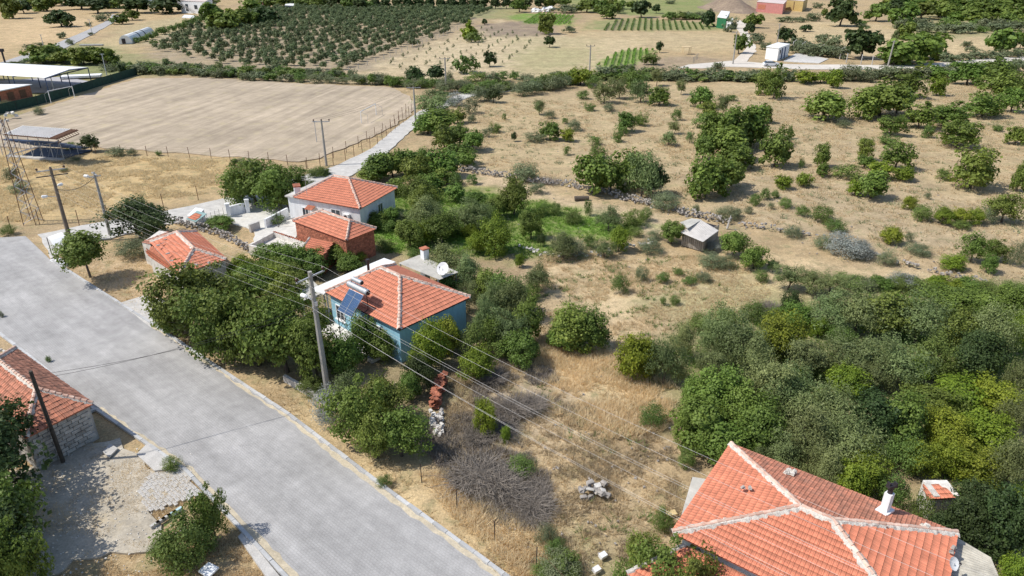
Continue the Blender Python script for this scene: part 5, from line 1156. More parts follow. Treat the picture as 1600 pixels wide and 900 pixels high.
# far left and top
plants('''K 93 15 41 38 dark round tree with a visible trunk alone in the top left straw field; B 15 -6 28 32; K 35 0 20 28; B 70 -8 16 40; K 125 -8 14 46; K 150 -6 20 42; B 175 -6 12 34; K 212 -6 20 46; K 265 -10 20 54
S 160 21 33 20; S 97 50 60 12; S 107 60 68 9; S 47 69 79 20; B 190 22 36 22; B 205 15 30 24; L 182 26 38 18; S 138 34 41 9; S 142 50 55 8; S 110 63 70 8; S 62 66 72 10
B 330 4 32 34; B 352 20 48 46; B 372 10 42 38; B 338 22 46 36; F 390 -2 20 30; B 395 18 40 30; K 418 12 40 36; B 318 -4 8 30
L 253 41 54 18; L 268 39 50 12; L 276 36 48 12; L 285 34 46 12; L 293 30 43 12; L 301 27 40 12; L 308 24 37 12; L 316 21 34 12; L 324 18 30 12
L 215 58 67 12; L 225 55 65 12; L 234 51 62 12; L 242 48 58 10; L 240 62 70 10
B 80 68 92 38; F 65 82 99 32; B 98 80 98 30; L 52 88 98 26; F 150 76 97 40; S 175 85 99 18; S 190 98 112 12; L 203 96 108 12; B 120 84 98 24; S 30 95 104 20; F 15 97 106 22
K 190 100 115 12; B 203 100 112 14; S 225 100 116 24; S 250 102 117 22; L 275 104 117 22; L 298 101 113 26; S 318 106 119 26; S 340 108 122 22; L 362 107 121 22; S 170 104 112 16
S 385 112 126 22; S 405 110 126 24; L 425 112 127 20; S 448 114 127 24; L 470 113 128 22; S 492 116 130 24; S 515 118 130 22; S 535 120 131 22
S 560 116 131 30; S 585 115 132 30; S 605 117 132 26; L 625 119 133 22; S 645 122 134 22; L 665 120 134 26; S 690 121 136 24; L 705 124 138 20; S 728 124 139 26
K 647 104 129 34; K 681 101 126 26; D 702 112 131 14; L 728 85 115 32; K 765 80 103 20; Y 734 37 62 27; L 741 50 66 22; K 757 29 38 9; S 703 112 130 12
L 745 112 129 36; S 768 114 129 30; L 785 111 128 28; S 730 128 142 20; L 755 128 146 30; S 775 131 147 24; S 795 128 140 22; K 771 138 159 22; S 750 140 159 32
B 500 -6 12 30; K 520 -8 12 30; K 470 -6 10 30; B 545 -6 15 26; K 560 -4 16 24; L 575 0 16 22; B 440 -4 10 26; K 487 -6 10 24''')
for i in range(16): plant('K', 586 + 17.1 * i, -4, 13, 17, 'one of the round dark trees in the straight row above the orchard')
plants('''B 854 20 52 28; B 812 -2 18 28; B 860 -6 12 26; B 880 -6 10 20; S 885 8 18 34; B 917 -2 18 36; B 938 0 20 26; B 949 6 28 28; B 965 2 20 16; K 1003 -1 27 30; K 1026 6 20 13; L 1047 18 31 20; S 1075 18 28 26; S 1092 20 29 20; K 1107 16 41 23
S 890 39 51 16; K 859 55 73 17; S 1140 26 45 22; S 1138 38 50 14; B 1178 20 42 28; K 1172 36 52 18; S 1182 50 68 24; B 1156 52 82 24; S 1196 66 78 16; K 1031 64 82 11; L 1018 82 102 24; S 1122 97 110 18; S 970 10 20 12; S 1048 0 6 14
S 812 132 150 28; S 832 122 147 34; L 848 116 142 24; S 862 118 142 30; S 880 120 138 24; S 822 114 128 24; L 805 110 124 14; S 870 111 121 20; L 895 112 131 22; Y 908 105 133 38; L 928 118 138 24; S 945 103 123 34; L 962 100 120 34; S 980 101 120 34
S 1000 105 121 28; L 1018 104 122 26; S 1038 107 122 28; S 1058 104 122 28; L 1078 106 123 28; S 1098 108 124 28; S 1118 107 125 28; L 1138 108 125 28; S 1158 109 127 28; S 1178 107 125 28; L 1198 108 126 28
O 945 125 158 34; O 968 124 152 26; B 990 112 142 32; O 1002 124 157 30; O 1027 108 132 18; F 1031 136 164 32; O 1065 125 146 18; F 1097 136 168 40; L 1143 148 157 18; O 1131 150 178 20; B 1108 160 188 28
L 911 141 155 20; L 921 161 173 18; S 951 161 174 20; O 843 157 178 17; S 858 173 185 18; L 883 184 193 12; F 860 190 218 32; Y 887 200 221 22; S 897 188 204 24; S 836 206 222 28; K 803 206 220 10; F 980 175 206 32; L 1003 175 197 22; L 965 203 222 16; L 975 198 212 16; L 1057 170 188 16; O 1055 190 207 22; O 1045 206 225 24; O 1078 206 222 14; L 1100 176 200 34
L 930 213 227 22; F 1120 175 225 55; F 1150 168 235 60; F 1175 165 230 60; B 1196 112 145 30; F 1196 163 192 24; F 1140 200 250 65; F 1100 210 250 35''')
plants('''K 1316 -3 41 42; S 1278 4 13 14; B 1288 12 27 9; S 1270 20 33 20; S 1228 26 34 22; S 1250 26 34 20; K 1260 38 48 18; K 1325 45 53 12; K 1228 43 66 28; K 1351 42 92 54; S 1300 55 75 32; S 1285 53 66 20
S 1250 66 84 28; S 1272 68 88 28; S 1294 70 90 28; S 1312 74 92 22; B 1371 4 32 36; F 1412 8 44 46; B 1442 3 28 40; B 1425 -6 18 34; B 1470 -4 26 44; F 1500 18 36 34; F 1530 14 40 40; B 1560 4 30 46; F 1592 10 38 38; B 1540 -6 14 50; B 1500 -8 12 44; B 1585 -8 12 40; B 1515 2 28 38; B 1575 20 40 30; F 1480 8 30 30; B 1395 -6 10 34
S 1440 36 50 28; S 1463 38 52 28; S 1488 37 52 30; S 1510 37 52 28; L 1535 40 51 20; S 1556 36 49 28; S 1582 35 48 30; L 1345 30 40 20; S 1346 36 42 16; L 1478 27 38 20
O 1399 47 70 12; F 1418 35 62 26; F 1425 55 101 70; F 1450 52 92 60; F 1400 70 102 44; S 1511 64 74 14; S 1518 71 81 16; F 1568 43 85 44; K 1597 50 75 20; S 1480 82 97 26; S 1505 82 95 26; S 1530 78 92 30; S 1555 80 92 26; S 1580 76 90 26; L 1598 74 88 20
B 1212 110 152 32; S 1230 105 127 28; Y 1258 110 130 32; Y 1283 112 129 28; Y 1305 108 138 24; S 1330 103 128 30; S 1352 112 128 28; S 1385 107 123 38; L 1408 110 124 26; Y 1445 104 121 34; S 1480 105 120 26; L 1500 112 124 20; F 1515 96 132 46; B 1560 98 135 54; B 1570 115 153 55; S 1592 92 104 26; L 1545 95 115 36; B 1590 120 150 34
B 1420 118 150 46; F 1380 130 182 78; F 1355 140 186 50; F 1405 140 178 46; Y 1467 118 150 24; F 1292 143 188 70 broad deep green dome shaped fig tree standing alone in the dry meadow; S 1320 188 200 18; B 1395 182 208 40; B 1440 165 198 46; L 1450 195 215 18; B 1490 165 195 58; B 1500 190 227 60; B 1540 147 180 58; F 1585 138 175 38; L 1560 195 205 18; F 1590 198 225 30; L 1235 196 217 9; S 1220 212 226 36; L 1390 210 226 30; L 1353 216 226 22; F 1470 165 185 30''')
plants('''K 215 308 378 92 large very dark round tree between the side road and the small cottage; S 208 373 403 46; F 345 335 358 42; L 11 350 368 22; S 18 262 285 22; S 120 245 252 14; K 140 210 236 26; L 110 222 234 20; S 60 168 180 18; S 100 262 268 12; S 30 285 300 30; L 248 235 243 10; S 180 232 243 30; S 205 233 243 16; S 8 158 170 16; S 375 247 262 26; S 393 250 264 20
B 395 255 320 78; B 425 262 322 70; B 370 262 310 44; B 462 262 302 38; L 495 262 275 34; B 447 300 325 40; S 480 280 292 20; L 505 262 274 22
F 588 240 284 52; F 612 236 276 44; F 640 234 272 46; F 665 232 268 44; F 695 235 276 46; F 720 224 255 40; F 685 172 206 58; F 668 178 208 44; O 685 138 156 38; O 682 150 180 52; B 715 170 190 28; W 712 147 166 26; S 736 155 178 24; S 737 178 192 14; L 773 192 207 20; B 717 196 226 38; B 695 200 232 42; F 740 205 235 34; L 788 177 187 8; S 760 200 214 18; F 730 238 262 30; B 650 245 285 44
F 650 275 318 50; F 618 278 305 34; F 672 272 300 40; B 662 295 345 50; O 668 310 366 52; F 712 288 314 32; L 712 270 290 24; L 738 272 288 20; F 575 262 285 40; F 690 262 286 34
B 803 278 335 46; O 725 320 362 50; O 748 316 358 44; Y 775 340 398 60; Y 745 362 396 34; O 700 385 440 58; O 730 400 450 44; F 590 328 357 36; F 608 325 354 28; S 624 333 354 22; L 432 332 350 24; F 745 300 322 34; F 640 345 388 42; B 690 332 378 46; Y 665 345 380 30; F 780 305 340 40; B 830 330 372 36; L 650 388 402 30; L 600 372 392 26; L 812 285 300 20; B 765 320 345 30; F 640 330 350 28
F 425 380 425 60; F 453 378 432 66; F 490 388 430 50; F 528 378 412 50; B 440 405 452 70; F 545 395 425 40; Y 560 392 410 24''')
plants('''F 930 243 305 62; F 955 248 300 44; F 985 235 292 50; O 1005 240 305 42; K 1020 255 305 44; F 1105 245 310 60; F 1130 250 300 50; F 1145 255 292 34; S 1040 300 328 44; S 820 254 282 44; S 838 286 302 24; L 886 228 242 12; L 935 227 247 28; S 1137 323 341 42; S 1152 325 338 12; L 1180 301 321 18; L 1197 294 312 16; S 1170 322 334 12; D 860 268 288 40; S 1088 320 332 12
L 850 315 337 18; L 868 315 336 20; L 897 328 350 28; L 919 310 338 11; O 952 325 358 38; L 990 325 356 34; L 1010 322 346 20; Y 968 355 394 34; L 993 353 370 20; F 1050 345 381 38; S 1015 372 396 38; S 1022 360 374 22; O 945 375 400 30; K 845 364 384 14; O 880 365 400 44; S 900 375 402 34; Y 812 396 418 16; W 1115 377 392 24; L 920 368 388 20
F 1148 362 402 44; F 1180 382 420 42; S 1112 395 418 40; S 1135 400 420 28; L 1037 424 442 20; L 970 429 458 24; S 1003 415 440 20; L 1078 432 444 22; S 1100 425 440 22; L 1060 418 430 14
B 1215 205 258 46; F 1150 225 262 56; L 1253 248 262 10; B 1286 226 260 26; F 1286 256 275 22; L 1327 257 280 42; Y 1224 274 295 27; Y 1257 270 292 26; L 1212 297 309 14; L 1227 308 325 22; S 1205 315 326 10; B 1353 218 248 24; F 1352 244 262 24; B 1403 224 262 48; Y 1375 252 280 38; Y 1412 260 282 34; F 1365 266 310 50; Y 1338 280 305 28; L 1475 262 281 22; B 1525 233 292 68; F 1595 255 300 22; Y 1423 306 327 24; L 1443 318 345 32; Y 1475 323 350 32; Y 1500 325 350 30; Y 1525 326 350 28; L 1502 342 357 30; S 1545 325 350 22; B 1572 303 345 48; S 1449 300 311 10
Y 1394 355 381 34; S 1421 363 378 12; L 1254 320 338 20; L 1285 320 347 38; L 1308 341 363 28; S 1238 353 370 28; S 1285 368 388 28; W 1320 366 400 60 wide silver leaved bush beside the right hand stone wall; W 1348 378 404 40; S 1386 394 414 26; S 1435 380 398 34; B 1523 365 408 36; Y 1490 396 422 38; B 1560 376 406 32; F 1548 398 426 26; S 1592 376 418 22; K 1208 405 425 18; O 1235 415 450 50; O 1265 420 455 50; O 1300 426 455 44; W 1410 426 452 46; S 1350 432 452 40; L 1190 420 440 22''')
plants('''B 290 425 532 105; B 335 420 500 80; B 350 455 562 95; B 395 460 572 100; B 440 462 582 105; B 385 415 480 80; Y 420 418 470 70; B 455 430 500 60; B 490 495 592 70; Y 378 400 440 50; L 485 590 618 36; F 535 520 590 56; B 425 500 560 70; Y 470 425 455 34; F 265 470 520 50
F 570 495 560 52; F 595 515 565 46; Y 632 505 570 0; K 655 555 608 46; W 512 610 668 46; O 540 590 640 50; B 560 600 690 84; B 600 590 660 70; B 625 640 712 76; B 585 640 715 60; F 640 580 625 40; Y 672 500 578 52; Y 700 497 555 42; Y 655 540 590 40; Y 745 542 595 56; Y 757 625 680 38; Y 790 665 690 18; F 790 425 488 62; O 775 440 500 50; O 800 490 545 56; F 815 515 572 58; B 790 530 560 40; F 760 418 468 46; O 800 440 500 52; B 828 470 535 50; F 770 495 540 50; L 825 440 470 34; O 840 415 455 40; F 700 425 465 40; S 720 455 490 30; L 745 505 560 44; O 760 470 530 40; O 735 440 470 30; F 700 590 600 0
F 892 478 545 78; F 925 485 548 60; F 880 500 545 54; Y 990 522 598 52; Y 1008 530 590 44; O 1040 530 598 46; O 1068 505 560 40; O 1025 540 590 30; L 968 530 560 0; O 1120 490 560 70; O 1155 495 575 80; O 1175 520 590 60; L 1020 630 668 40; L 815 712 742 42; L 1055 460 476 16; L 1036 462 476 10; L 970 470 486 0''' .replace('Y 632 505 570 0; ', '').replace('; F 700 590 600 0', '').replace('L 968 530 560 0; ', '').replace('; L 970 470 486 0', ''))
# the grove
plants('''K 1235 455 500 34; F 1245 470 515 44; Y 1220 492 560 80; O 1300 460 515 80; O 1345 450 520 80; B 1390 458 525 80; O 1440 462 535 84; B 1490 448 488 80; B 1540 452 498 70; F 1580 445 500 60; Y 1592 490 548 44; B 1500 480 545 70; O 1555 480 560 76; K 1530 515 590 84; O 1270 530 590 80; O 1335 525 592 90; O 1400 530 600 92; L 1465 520 590 60; Y 1325 568 620 62; Y 1430 558 602 46; Y 1500 588 645 90; Y 1560 592 650 76; O 1195 560 640 84; O 1240 575 655 80; O 1295 600 680 90; K 1370 610 690 84; F 1410 620 695 76; B 1460 600 652 76; O 1597 618 680 50; Y 1478 642 702 76; Y 1540 642 705 80; B 1190 625 705 80; O 1260 640 722 90; O 1225 680 740 66; F 1120 575 660 84; F 1095 620 700 84; F 1130 650 722 90; F 1160 600 680 70; O 1330 655 735 90; Y 1360 705 770 74; L 1415 680 742 56; Y 1440 690 745 50; Y 1480 690 742 54; Y 1530 695 755 80; O 1585 680 765 66; K 1535 750 830 80; K 1570 770 868 90; K 1510 775 855 70; K 1545 800 870 90; Y 1328 725 792 60; Y 1590 868 920 50; O 1290 700 770 60; O 1600 560 620 50; O 1190 700 740 40; L 1395 740 800 44; L 1290 650 700 40; O 1365 560 610 60; B 1420 470 520 40; O 1060 560 600 30; L 1075 700 730 30; B 1565 460 480 50; Y 1600 760 800 40; L 1440 770 830 30; K 1470 800 850 44; Y 1335 765 800 50; O 1110 545 590 50; F 1085 590 640 50''')
# lower left and foreground
plants('''K -30 640 800 170; B 0 740 860 110; K -60 780 940 200; K 20 625 700 70; B 25 830 930 70; L 268 712 736 26; B 328 768 840 44 small leafy tree with dark leaves behind the feathery corner bush; L 285 800 885 84 big feathery green bush on the bottom left corner beside the road; L 262 835 885 50; L 310 815 865 50; L 600 741 760 22; L 885 865 905 50; L 850 878 905 36; S 875 868 900 60; B 1045 850 940 90; B 1000 840 890 50; B 985 880 940 50; L 1035 790 830 28; S 855 820 850 30; L 870 842 868 30; B 1090 870 960 60; S 1 486 496 8; L 330 533 545 8; L 75 555 566 8; L 1490 870 900 20''')
t = empty('street_tree', P(141, 433), 'small round headed tree on a thin trunk at the road junction', 'tree')
c1 = link('crown', crown_mesh('street_crown', 91, 'leaf_fig', 110, 60, .05, asp=.75, lowcut=-.5, clump=.28), t, P(127, 395, 3.0)); c1.scale = (2.45, 2.4, 1.95)
b = MB(); q = P(141, 432); b.tube([q - Vector((0, 0, .1)), q + Vector((-.1, .05, 1.2)), P(128, 398, 2.9)], [.13, .1, .07], 7); b.build('trunk', 'bark', t)
for k in range(5): b = MB(); a = k * 1.26; b.tube([q + Vector((-.3, .15, 1.8)), P(127, 395, 3.1) + Vector((math.cos(a) * 1.4, math.sin(a) * 1.4, .2))], [.06, .02], 5); b.build('limb', 'bark', t)
plants('D 745 700 760 90; D 775 705 770 76; D 800 740 790 56; D 835 750 800 60; D 830 775 815 50; D 800 600 650 60; D 780 640 680 60; D 830 600 640 50; D 1205 455 490 34; D 1265 475 505 30; D 745 650 690 44; D 840 740 770 40; D 770 560 600 40')
# oleander with flowers
ol = plant('F', 1068, 645, 700, 36, 'pink flowering oleander at the left edge of the grove', 'oleander'); c0 = ol.children[0]
b = MB(); r_ = c0.scale.x
for (dx, dy) in ((1062, 655), (1068, 668), (1078, 650), (1064, 660), (1066, 672)):
    q = P(dx, dy, 1.6)
    for _ in range(14): b.stone(q + Vector((rnd.uniform(-.25, .25), rnd.uniform(-.25, .25), rnd.uniform(-.2, .25))), (.1, .1, .05))
o = b.build('flowers', 'pink_flower', ol); o['kind'] = 'stuff'
def band(path, kinds, gap, h, w):
    n = 0
    for a, c in zip(path[:-1], path[1:]):
        k = max(1, int(abs(c[0] - a[0]) / gap))
        for i in range(k):
            t = (i + rnd.random() * .6) / k; x = a[0] + (c[0] - a[0]) * t; y = a[1] + (c[1] - a[1]) * t + rnd.uniform(-1.5, 1.5); hh = h * rnd.uniform(.75, 1.3)
            plant(rnd.choice(kinds), x, y - hh, y, w * rnd.uniform(.75, 1.35))
band([(165, 108), (215, 113), (400, 121), (560, 124)], 'LLSFS', 11, 13, 19)
band([(225, 106), (400, 114), (540, 118)], 'SSLO', 15, 11, 18)
band([(560, 130), (700, 140)], 'SSLF', 13, 13, 20)
band([(700, 146), (830, 142), (900, 130)], 'SFSL', 14, 17, 26)
band([(930, 124), (1100, 126), (1240, 127)], 'LSL', 11, 11, 22)
band([(1300, 126), (1450, 122), (1600, 112)], 'SSLF', 15, 17, 26)
band([(55, 92), (110, 98), (170, 98)], 'FLB', 13, 20, 26)
band([(1090, 520), (1200, 500), (1330, 545)], 'LY', 30, 26, 34)
band([(1200, 600), (1400, 590), (1560, 580)], 'LY', 38, 24, 34)
band([(1150, 720), (1300, 710), (1460, 720)], 'LYL', 34, 28, 34)
band([(1330, 450), (1600, 462)], 'LYF', 30, 22, 36)
band([(600, 360), (760, 372)], 'LYL', 26, 16, 24)
band([(0, 10), (220, 4)], 'KBF', 20, 18, 28)
band([(390, 10), (580, 8)], 'BKF', 18, 15, 24)
band([(1390, 22), (1600, 14)], 'BFKF', 18, 22, 34)
band([(1400, 46), (1600, 44)], 'SSL', 16, 14, 26)
band([(1240, 78), (1320, 90)], 'SS', 14, 16, 24)
band([(905, 12), (1000, 14)], 'BKS', 15, 14, 20)
band([(1050, 30), (1110, 30)], 'SL', 12, 10, 18)
# olive orchard in rows
OP = W((237, 76), (300, 45), (395, 16), (470, 14), (772, 13), (730, 38), (640, 76), (545, 108), (440, 112), (330, 98))
ang = math.atan2((P(770, 15) - P(544, 106)).y, (P(770, 15) - P(544, 106)).x); u = np.array((math.cos(ang), math.sin(ang))); v = np.array((-u[1], u[0]))
pts = []
o0 = np.array(P(544, 104)[:2])
for i in range(-8, 60):
    for j in range(-2, 40):
        p = o0 + u * (i * 5.0) + v * j * 5.4 + R.normal(size=2) * .4
        if inpoly(np.array([p[0]]), np.array([p[1]]), OP)[0] and rnd.random() > .04: pts.append(p)
pts.sort(key=lambda p: p[1])
ocs_ = [crown_mesh('orchard_olive', 300 + k, 'leaf_orchard', 34, 17, .15, asp=.6, clump=.34, lowcut=-.8, spiky=.1) for k in range(4)]
for m_ in ocs_:      # short trunk joined into the same small mesh
    pass
for p in pts[:300]:
    o = bpy.data.objects.new('olive_tree', rnd.choice(ocs_)); C.objects.link(o); s = rnd.uniform(.7, 1.25) * 1.22; o.location = (p[0], p[1], s * .92 + .1); o.scale = (s, s, s * 1.0); o.rotation_euler = (0, 0, rnd.uniform(0, 6.28))
    tag(o, 'small round dark olive tree standing in the even rows of the far orchard', 'tree', 'olive trees in the rows of the far orchard')
if len(pts) > 300:
    vs = []; fs = []; pvs = []; nb_ = 0
    for p in pts[300:]:
        me = rnd.choice(ocs_); co = np.empty(len(me.vertices) * 3, 'f'); me.vertices.foreach_get('co', co); co = co.reshape(-1, 3); at = np.empty(len(me.vertices), 'f'); me.attributes['pv'].data.foreach_get('value', at)
        s = rnd.uniform(.75, 1.2) * 1.4; a = rnd.uniform(0, 6.28); co = np.stack([co[:, 0] * math.cos(a) - co[:, 1] * math.sin(a), co[:, 0] * math.sin(a) + co[:, 1] * math.cos(a), co[:, 2]], 1) * s + np.array((p[0], p[1], s))
        vs.append(co); pvs.append(at)
    vs = np.concatenate(vs); o = link('orchard_rows', rawmesh('orchard_rows', vs, np.arange(len(vs)).reshape(-1, 4), 'leaf_orchard', np.concatenate(pvs))); tag(o, 'farther rows of the olive orchard, dark and dense', 'trees', None, 'stuff')
# saplings
SP = W((585, 108), (640, 82), (745, 40), (800, 50), (870, 60), (800, 100), (680, 116)); sm_ = crown_mesh('sapling', 401, 'leaf_grey', 12, 10, .22, asp=.5, clump=.4); n = 0
for i in range(-6, 40):
    for j in range(-14, 20):
        p = np.array(P(640, 84)[:2]) + u * i * 7.5 - v * j * 5.5 + R.normal(size=2) * .5
        if inpoly(np.array([p[0]]), np.array([p[1]]), SP)[0] and rnd.random() > .12 and n < 290:
            o = bpy.data.objects.new('sapling', sm_); C.objects.link(o); s = rnd.uniform(.35, .75); o.location = (p[0], p[1], s * .9); o.scale = (s * .8, s * .8, s * 1.1); o.rotation_euler = (0, 0, rnd.uniform(0, 6.28)); n += 1
            tag(o, 'tiny young sapling planted in the straw coloured plot right of the olive orchard', 'sapling', 'saplings in the plot beside the orchard')
# hedge growth too small and too many to tell apart: joined per leaf colour
small = sorted([e for e in PLANTS if e[4] == 'shrub' and not e[6]], key=lambda e: -e[5] / e[3].y)[285:]
joined = {}
for e in small:
    o = e[0]; me = o.data; co = np.empty(len(me.vertices) * 3, 'f'); me.vertices.foreach_get('co', co); co = co.reshape(-1, 3) * np.array(o.scale); at = np.empty(len(me.vertices), 'f'); me.attributes['pv'].data.foreach_get('value', at)
    a = o.rotation_euler.z; co = np.stack([co[:, 0] * math.cos(a) - co[:, 1] * math.sin(a), co[:, 0] * math.sin(a) + co[:, 1] * math.cos(a), co[:, 2]], 1) + np.array(o.location)
    j = joined.setdefault(me.materials[0].name, ([], [])); j[0].append(co); j[1].append(at); PLANTS.remove(e); bpy.data.objects.remove(o)
for mn, (vs, pvs) in joined.items():
    vs = np.concatenate(vs); o = link('hedge_growth', rawmesh('hedge_growth', vs, np.arange(len(vs)).reshape(-1, 4), mn, np.concatenate(pvs)))
    tag(o, ('fresh green' if 'mid' in mn else 'grey green') + ' low hedge growth along the lanes and far field edges', 'hedge', None, 'stuff')
# labels for plants: look, side of the nearest landmark, order of nearness
sz = lambda r: 'small ' if r < 1.3 else ('' if r < 3.2 else 'large ')
buckets = {}
for e in PLANTS:
    root, look, cat, g, nm, r, lab = e
    if lab:
        tag(root, lab, cat, 'round trees in a row above the orchard' if lab.startswith('one of') else None); continue
    best = min(LANDMARKS, key=lambda q: (q[1] - g).length / (1 + .004 * g.y)); dx, dy = g.x - best[1].x, g.y - best[1].y
    if abs(dx) > 1.2 * abs(dy): side = 'right of' if dx > 0 else 'left of'
    elif dx * dy == 0 or abs(dy) > 2.4 * abs(dx): side = 'behind' if dy > 0 else 'in front of'
    else: side = 'behind' if dy > 0 else 'in front of'
    buckets.setdefault((sz(r) + look, side, best[0], cat), []).append(((g - best[1]).length, root))
for (lk, side, lm_, cat), lst in buckets.items():
    lst.sort(key=lambda q: q[0])
    for i, (_, root) in enumerate(lst):
        words = f'{lk} {side} {lm_}' + ('' if len(lst) == 1 else f', {ORD[i] if i < 12 else str(i+1)+"th "}nearest')
        tag(root, words, cat, {'tree': 'trees of the gardens and meadows', 'shrub': 'shrubs of the gardens and meadows', 'bush': 'silver leaved bushes', 'brush': 'dry brush heaps'}[cat])
# ground clutter: grass, weeds, stones
paved = [[(p.x, p.y) for p in q] for q in (MAIN, SIDE, UR, UB, UL)] + [[(p.x, p.y) for p in q] for q in (PITCHP, YARD)] + [[(p.x, p.y) for p in q] for q in (ins_ for ins_ in (nins, bins, wins, kins, cins, oins))]
def scatter(name, poly, n, hmin, hmax, blades, width, m, spread=.12, lean=1.7, skip=True, thresh=None, seed=0, green=None, wgt=None):
    r = np.random.RandomState(seed + 50); xs = [p[0] for p in poly]; ys = [p[1] for p in poly]
    x = r.uniform(min(xs), max(xs), n * 2); y = r.uniform(min(ys), max(ys), n * 2); k = inpoly(x, y, poly)
    if skip:
        for q in paved: k &= ~inpoly(x, y, q)
    nz = vnoise(x, y, 2.6, seed + 9) * .6 + vnoise(x, y, .8, seed + 10) * .4
    if thresh is not None: k &= nz > thresh
    c = cover_at(x, y); gr = c[:, 1] - c[:, 0]
    if green is not None: k &= (gr > -.02) if green else (gr < -.02)
    x, y, nz = x[k][:n], y[k][:n], nz[k][:n]; N = len(x)
    if N == 0: return
    h = (hmin + (hmax - hmin) * r.rand(N, blades)) * (.6 + .8 * nz[:, None]); a = r.rand(N, blades) * 6.283; rr = r.rand(N, blades) * spread
    bx = x[:, None] + np.cos(a) * rr; by = y[:, None] + np.sin(a) * rr
    w_ = width * (.6 + .8 * r.rand(N, blades)); pa = r.rand(N, blades) * 6.283
    tx = bx + np.cos(a) * h * lean * r.rand(N, blades); ty = by + np.sin(a) * h * lean * r.rand(N, blades)
    z0 = np.full_like(bx, -.10)
    V = np.stack([np.stack([bx - np.cos(pa) * w_, by - np.sin(pa) * w_, z0], -1), np.stack([bx + np.cos(pa) * w_, by + np.sin(pa) * w_, z0], -1), np.stack([tx, ty, h - .08], -1)], 2).reshape(-1, 3)
    pv_ = np.repeat(np.clip(np.repeat(nz[:, None], blades, 1) * .5 + r.rand(N, blades) * .5, 0, 1).reshape(-1), 3)
    o = link(name, rawmesh(name, V, np.arange(len(V)).reshape(-1, 3), m, pv_)); o['kind'] = 'stuff'; return o
scatter('dry_grass', W((840, 395), (1180, 400), (1210, 470), (1050, 520), (1000, 620), (1100, 830), (1050, 900), (1000, 960), (760, 900), (690, 720), (700, 560), (830, 520)), 12000, .10, .34, 6, .02, 'grass_dry', seed=1, thresh=.42, green=False)
scatter('tall_straw', W((825, 540), (860, 520), (950, 545), (1065, 610), (1040, 670), (960, 690), (880, 660), (840, 610)), 2600, .2, .6, 7, .022, 'straw_tall', thresh=.44, seed=2, lean=1.2)
scatter('tall_straw', W((650, 740), (700, 735), (800, 790), (900, 860), (960, 950), (860, 950), (700, 800)), 1800, .2, .5, 7, .022, 'straw_tall', seed=3, lean=1.2)
scatter('verge_grass', W((80, 405), (230, 395), (270, 440), (250, 480), (330, 560), (520, 640), (640, 740), (900, 960), (800, 950), (430, 640), (230, 510)), 11000, .06, .28, 6, .022, 'grass_dry', seed=4, thresh=.42)
scatter('brown_weeds', W((700, 560), (850, 560), (1060, 700), (1060, 900), (830, 900), (690, 700)), 5500, .08, .28, 6, .024, 'grass_brown', seed=5, thresh=.52)
scatter('dark_scrub', W((640, 660), (760, 640), (860, 740), (850, 830), (780, 820), (690, 740)), 3800, .1, .38, 7, .018, 'twig', seed=21, thresh=.38, lean=1.3)
scatter('dark_scrub', W((740, 560), (850, 560), (900, 640), (850, 680), (740, 680)), 2600, .1, .35, 7, .018, 'twig', seed=22, thresh=.45)
scatter('lot_weeds', W((840, 400), (1180, 400), (1210, 470), (1050, 520), (1000, 620), (1060, 830), (960, 900), (830, 760), (830, 520)), 1500, .1, .35, 8, .03, 'leaf_mid', seed=23, thresh=.56)
scatter('green_weeds', W((560, 295), (1020, 300), (1250, 430), (1600, 470), (1700, 950), (1380, 950), (1080, 680), (820, 600), (560, 640), (250, 480), (560, 400)), 26000, .12, .42, 6, .03, 'grass_green', seed=6, green=True)
scatter('meadow_grass', W((700, 250), (760, 160), (1600, 130), (1700, 440), (1500, 440), (1140, 345), (900, 290)), 26000, .1, .35, 5, .045, 'grass_dry', seed=7, thresh=.5, spread=.3)
scatter('meadow_weeds', W((700, 250), (760, 160), (1600, 130), (1700, 440), (1500, 440), (1140, 345), (900, 290)), 6000, .1, .4, 6, .05, 'leaf_grey', seed=8, thresh=.58, spread=.35)
scatter('dry_grass', W((-60, 345), (60, 345), (230, 318), (380, 290), (390, 252), (150, 243), (-60, 245)), 11000, .1, .4, 5, .035, 'grass_dry', seed=9, thresh=.45)
scatter('yard_weeds', W((0, 720), (140, 690), (330, 760), (400, 840), (460, 950), (0, 950)), 8000, .05, .22, 6, .02, 'grass_dry', seed=10, thresh=.44)
scatter('kerb_weeds', [p + nrm * .0 for p in (Kr[1], Kr[2], Kr[3], Kr[4], Kr[4] - nrm * .5, Kr[3] - nrm * .45, Kr[2] - nrm * .4, Kr[1] - nrm * .3)], 2500, .02, .09, 5, .02, 'grass_dry', seed=11, skip=False, thresh=.45)
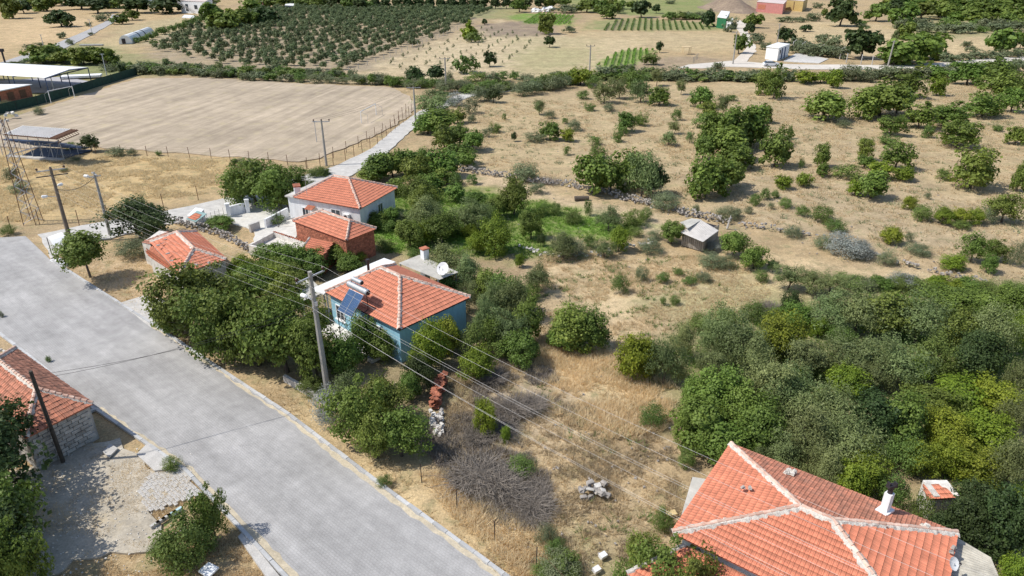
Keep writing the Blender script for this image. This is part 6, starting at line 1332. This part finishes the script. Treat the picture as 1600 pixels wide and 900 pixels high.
# loose stones strewn on dry ground
b = MB()
for _ in range(420):
    p = P(rnd.uniform(700, 1600), rnd.uniform(160, 430)) if rnd.random() < .6 else P(rnd.uniform(640, 1050), rnd.uniform(560, 880)); s = rnd.uniform(.08, .24)
    if p.x > -1: b.stone(p + Vector((0, 0, s * .1 - .05)), (s, s, s * .6))
o = b.build('loose_stones', 'stone'); o['kind'] = 'stuff'
b = MB()
for _ in range(420): p = P(rnd.uniform(20, 300), rnd.uniform(700, 900)); s = rnd.uniform(.04, .14); b.stone(p + Vector((0, 0, .02)), (s, s, s * .5))
o = b.build('yard_rubble', 'stone_pale'); o['kind'] = 'stuff'
# vegetable rows in the far plots
def crop_rows(name, poly, m, gap, seed):
    A_ = W(*poly); xs = [p.x for p in A_]; ys = [p.y for p in A_]; r = np.random.RandomState(seed); X = []; 
    for x in np.arange(min(xs), max(xs), gap):
        yy = np.arange(min(ys), max(ys), .9); X.append(np.stack([np.full_like(yy, x) + (yy - min(ys)) * .18 + r.normal(size=len(yy)) * .12, yy], 1))
    X = np.concatenate(X); X = X[inpoly(X[:, 0], X[:, 1], A_)]; bl = 8; n = len(X); a = r.rand(n, bl) * 6.283; h = .4 + .5 * r.rand(n, bl)
    bx = X[:, :1] + np.cos(a) * .1; by = X[:, 1:] + np.sin(a) * .1; tx = X[:, :1] + np.cos(a) * .5; ty = X[:, 1:] + np.sin(a) * .5
    V = np.stack([np.stack([bx - .25 * np.sin(a), by + .25 * np.cos(a), h * .3], -1), np.stack([bx + .25 * np.sin(a), by - .25 * np.cos(a), h * .3], -1), np.stack([tx, ty, h], -1)], 2).reshape(-1, 3)
    o = link(name, rawmesh(name, V, np.arange(len(V)).reshape(-1, 3), m, np.repeat(r.rand(n * bl), 3))); o['kind'] = 'stuff'
crop_rows('vegetable_rows', ((932, 103), (960, 84), (985, 77), (1022, 78), (1004, 92), (985, 105)), 'grass_green', 1.9, 1)
crop_rows('vegetable_rows', ((935, 48), (960, 32), (1000, 29), (1120, 38), (1110, 46), (1000, 48)), 'leaf_mid', 2.6, 2)
crop_rows('vegetable_rows', ((815, 30), (835, 20), (898, 25), (890, 38), (820, 37)), 'grass_green', 2.2, 3)
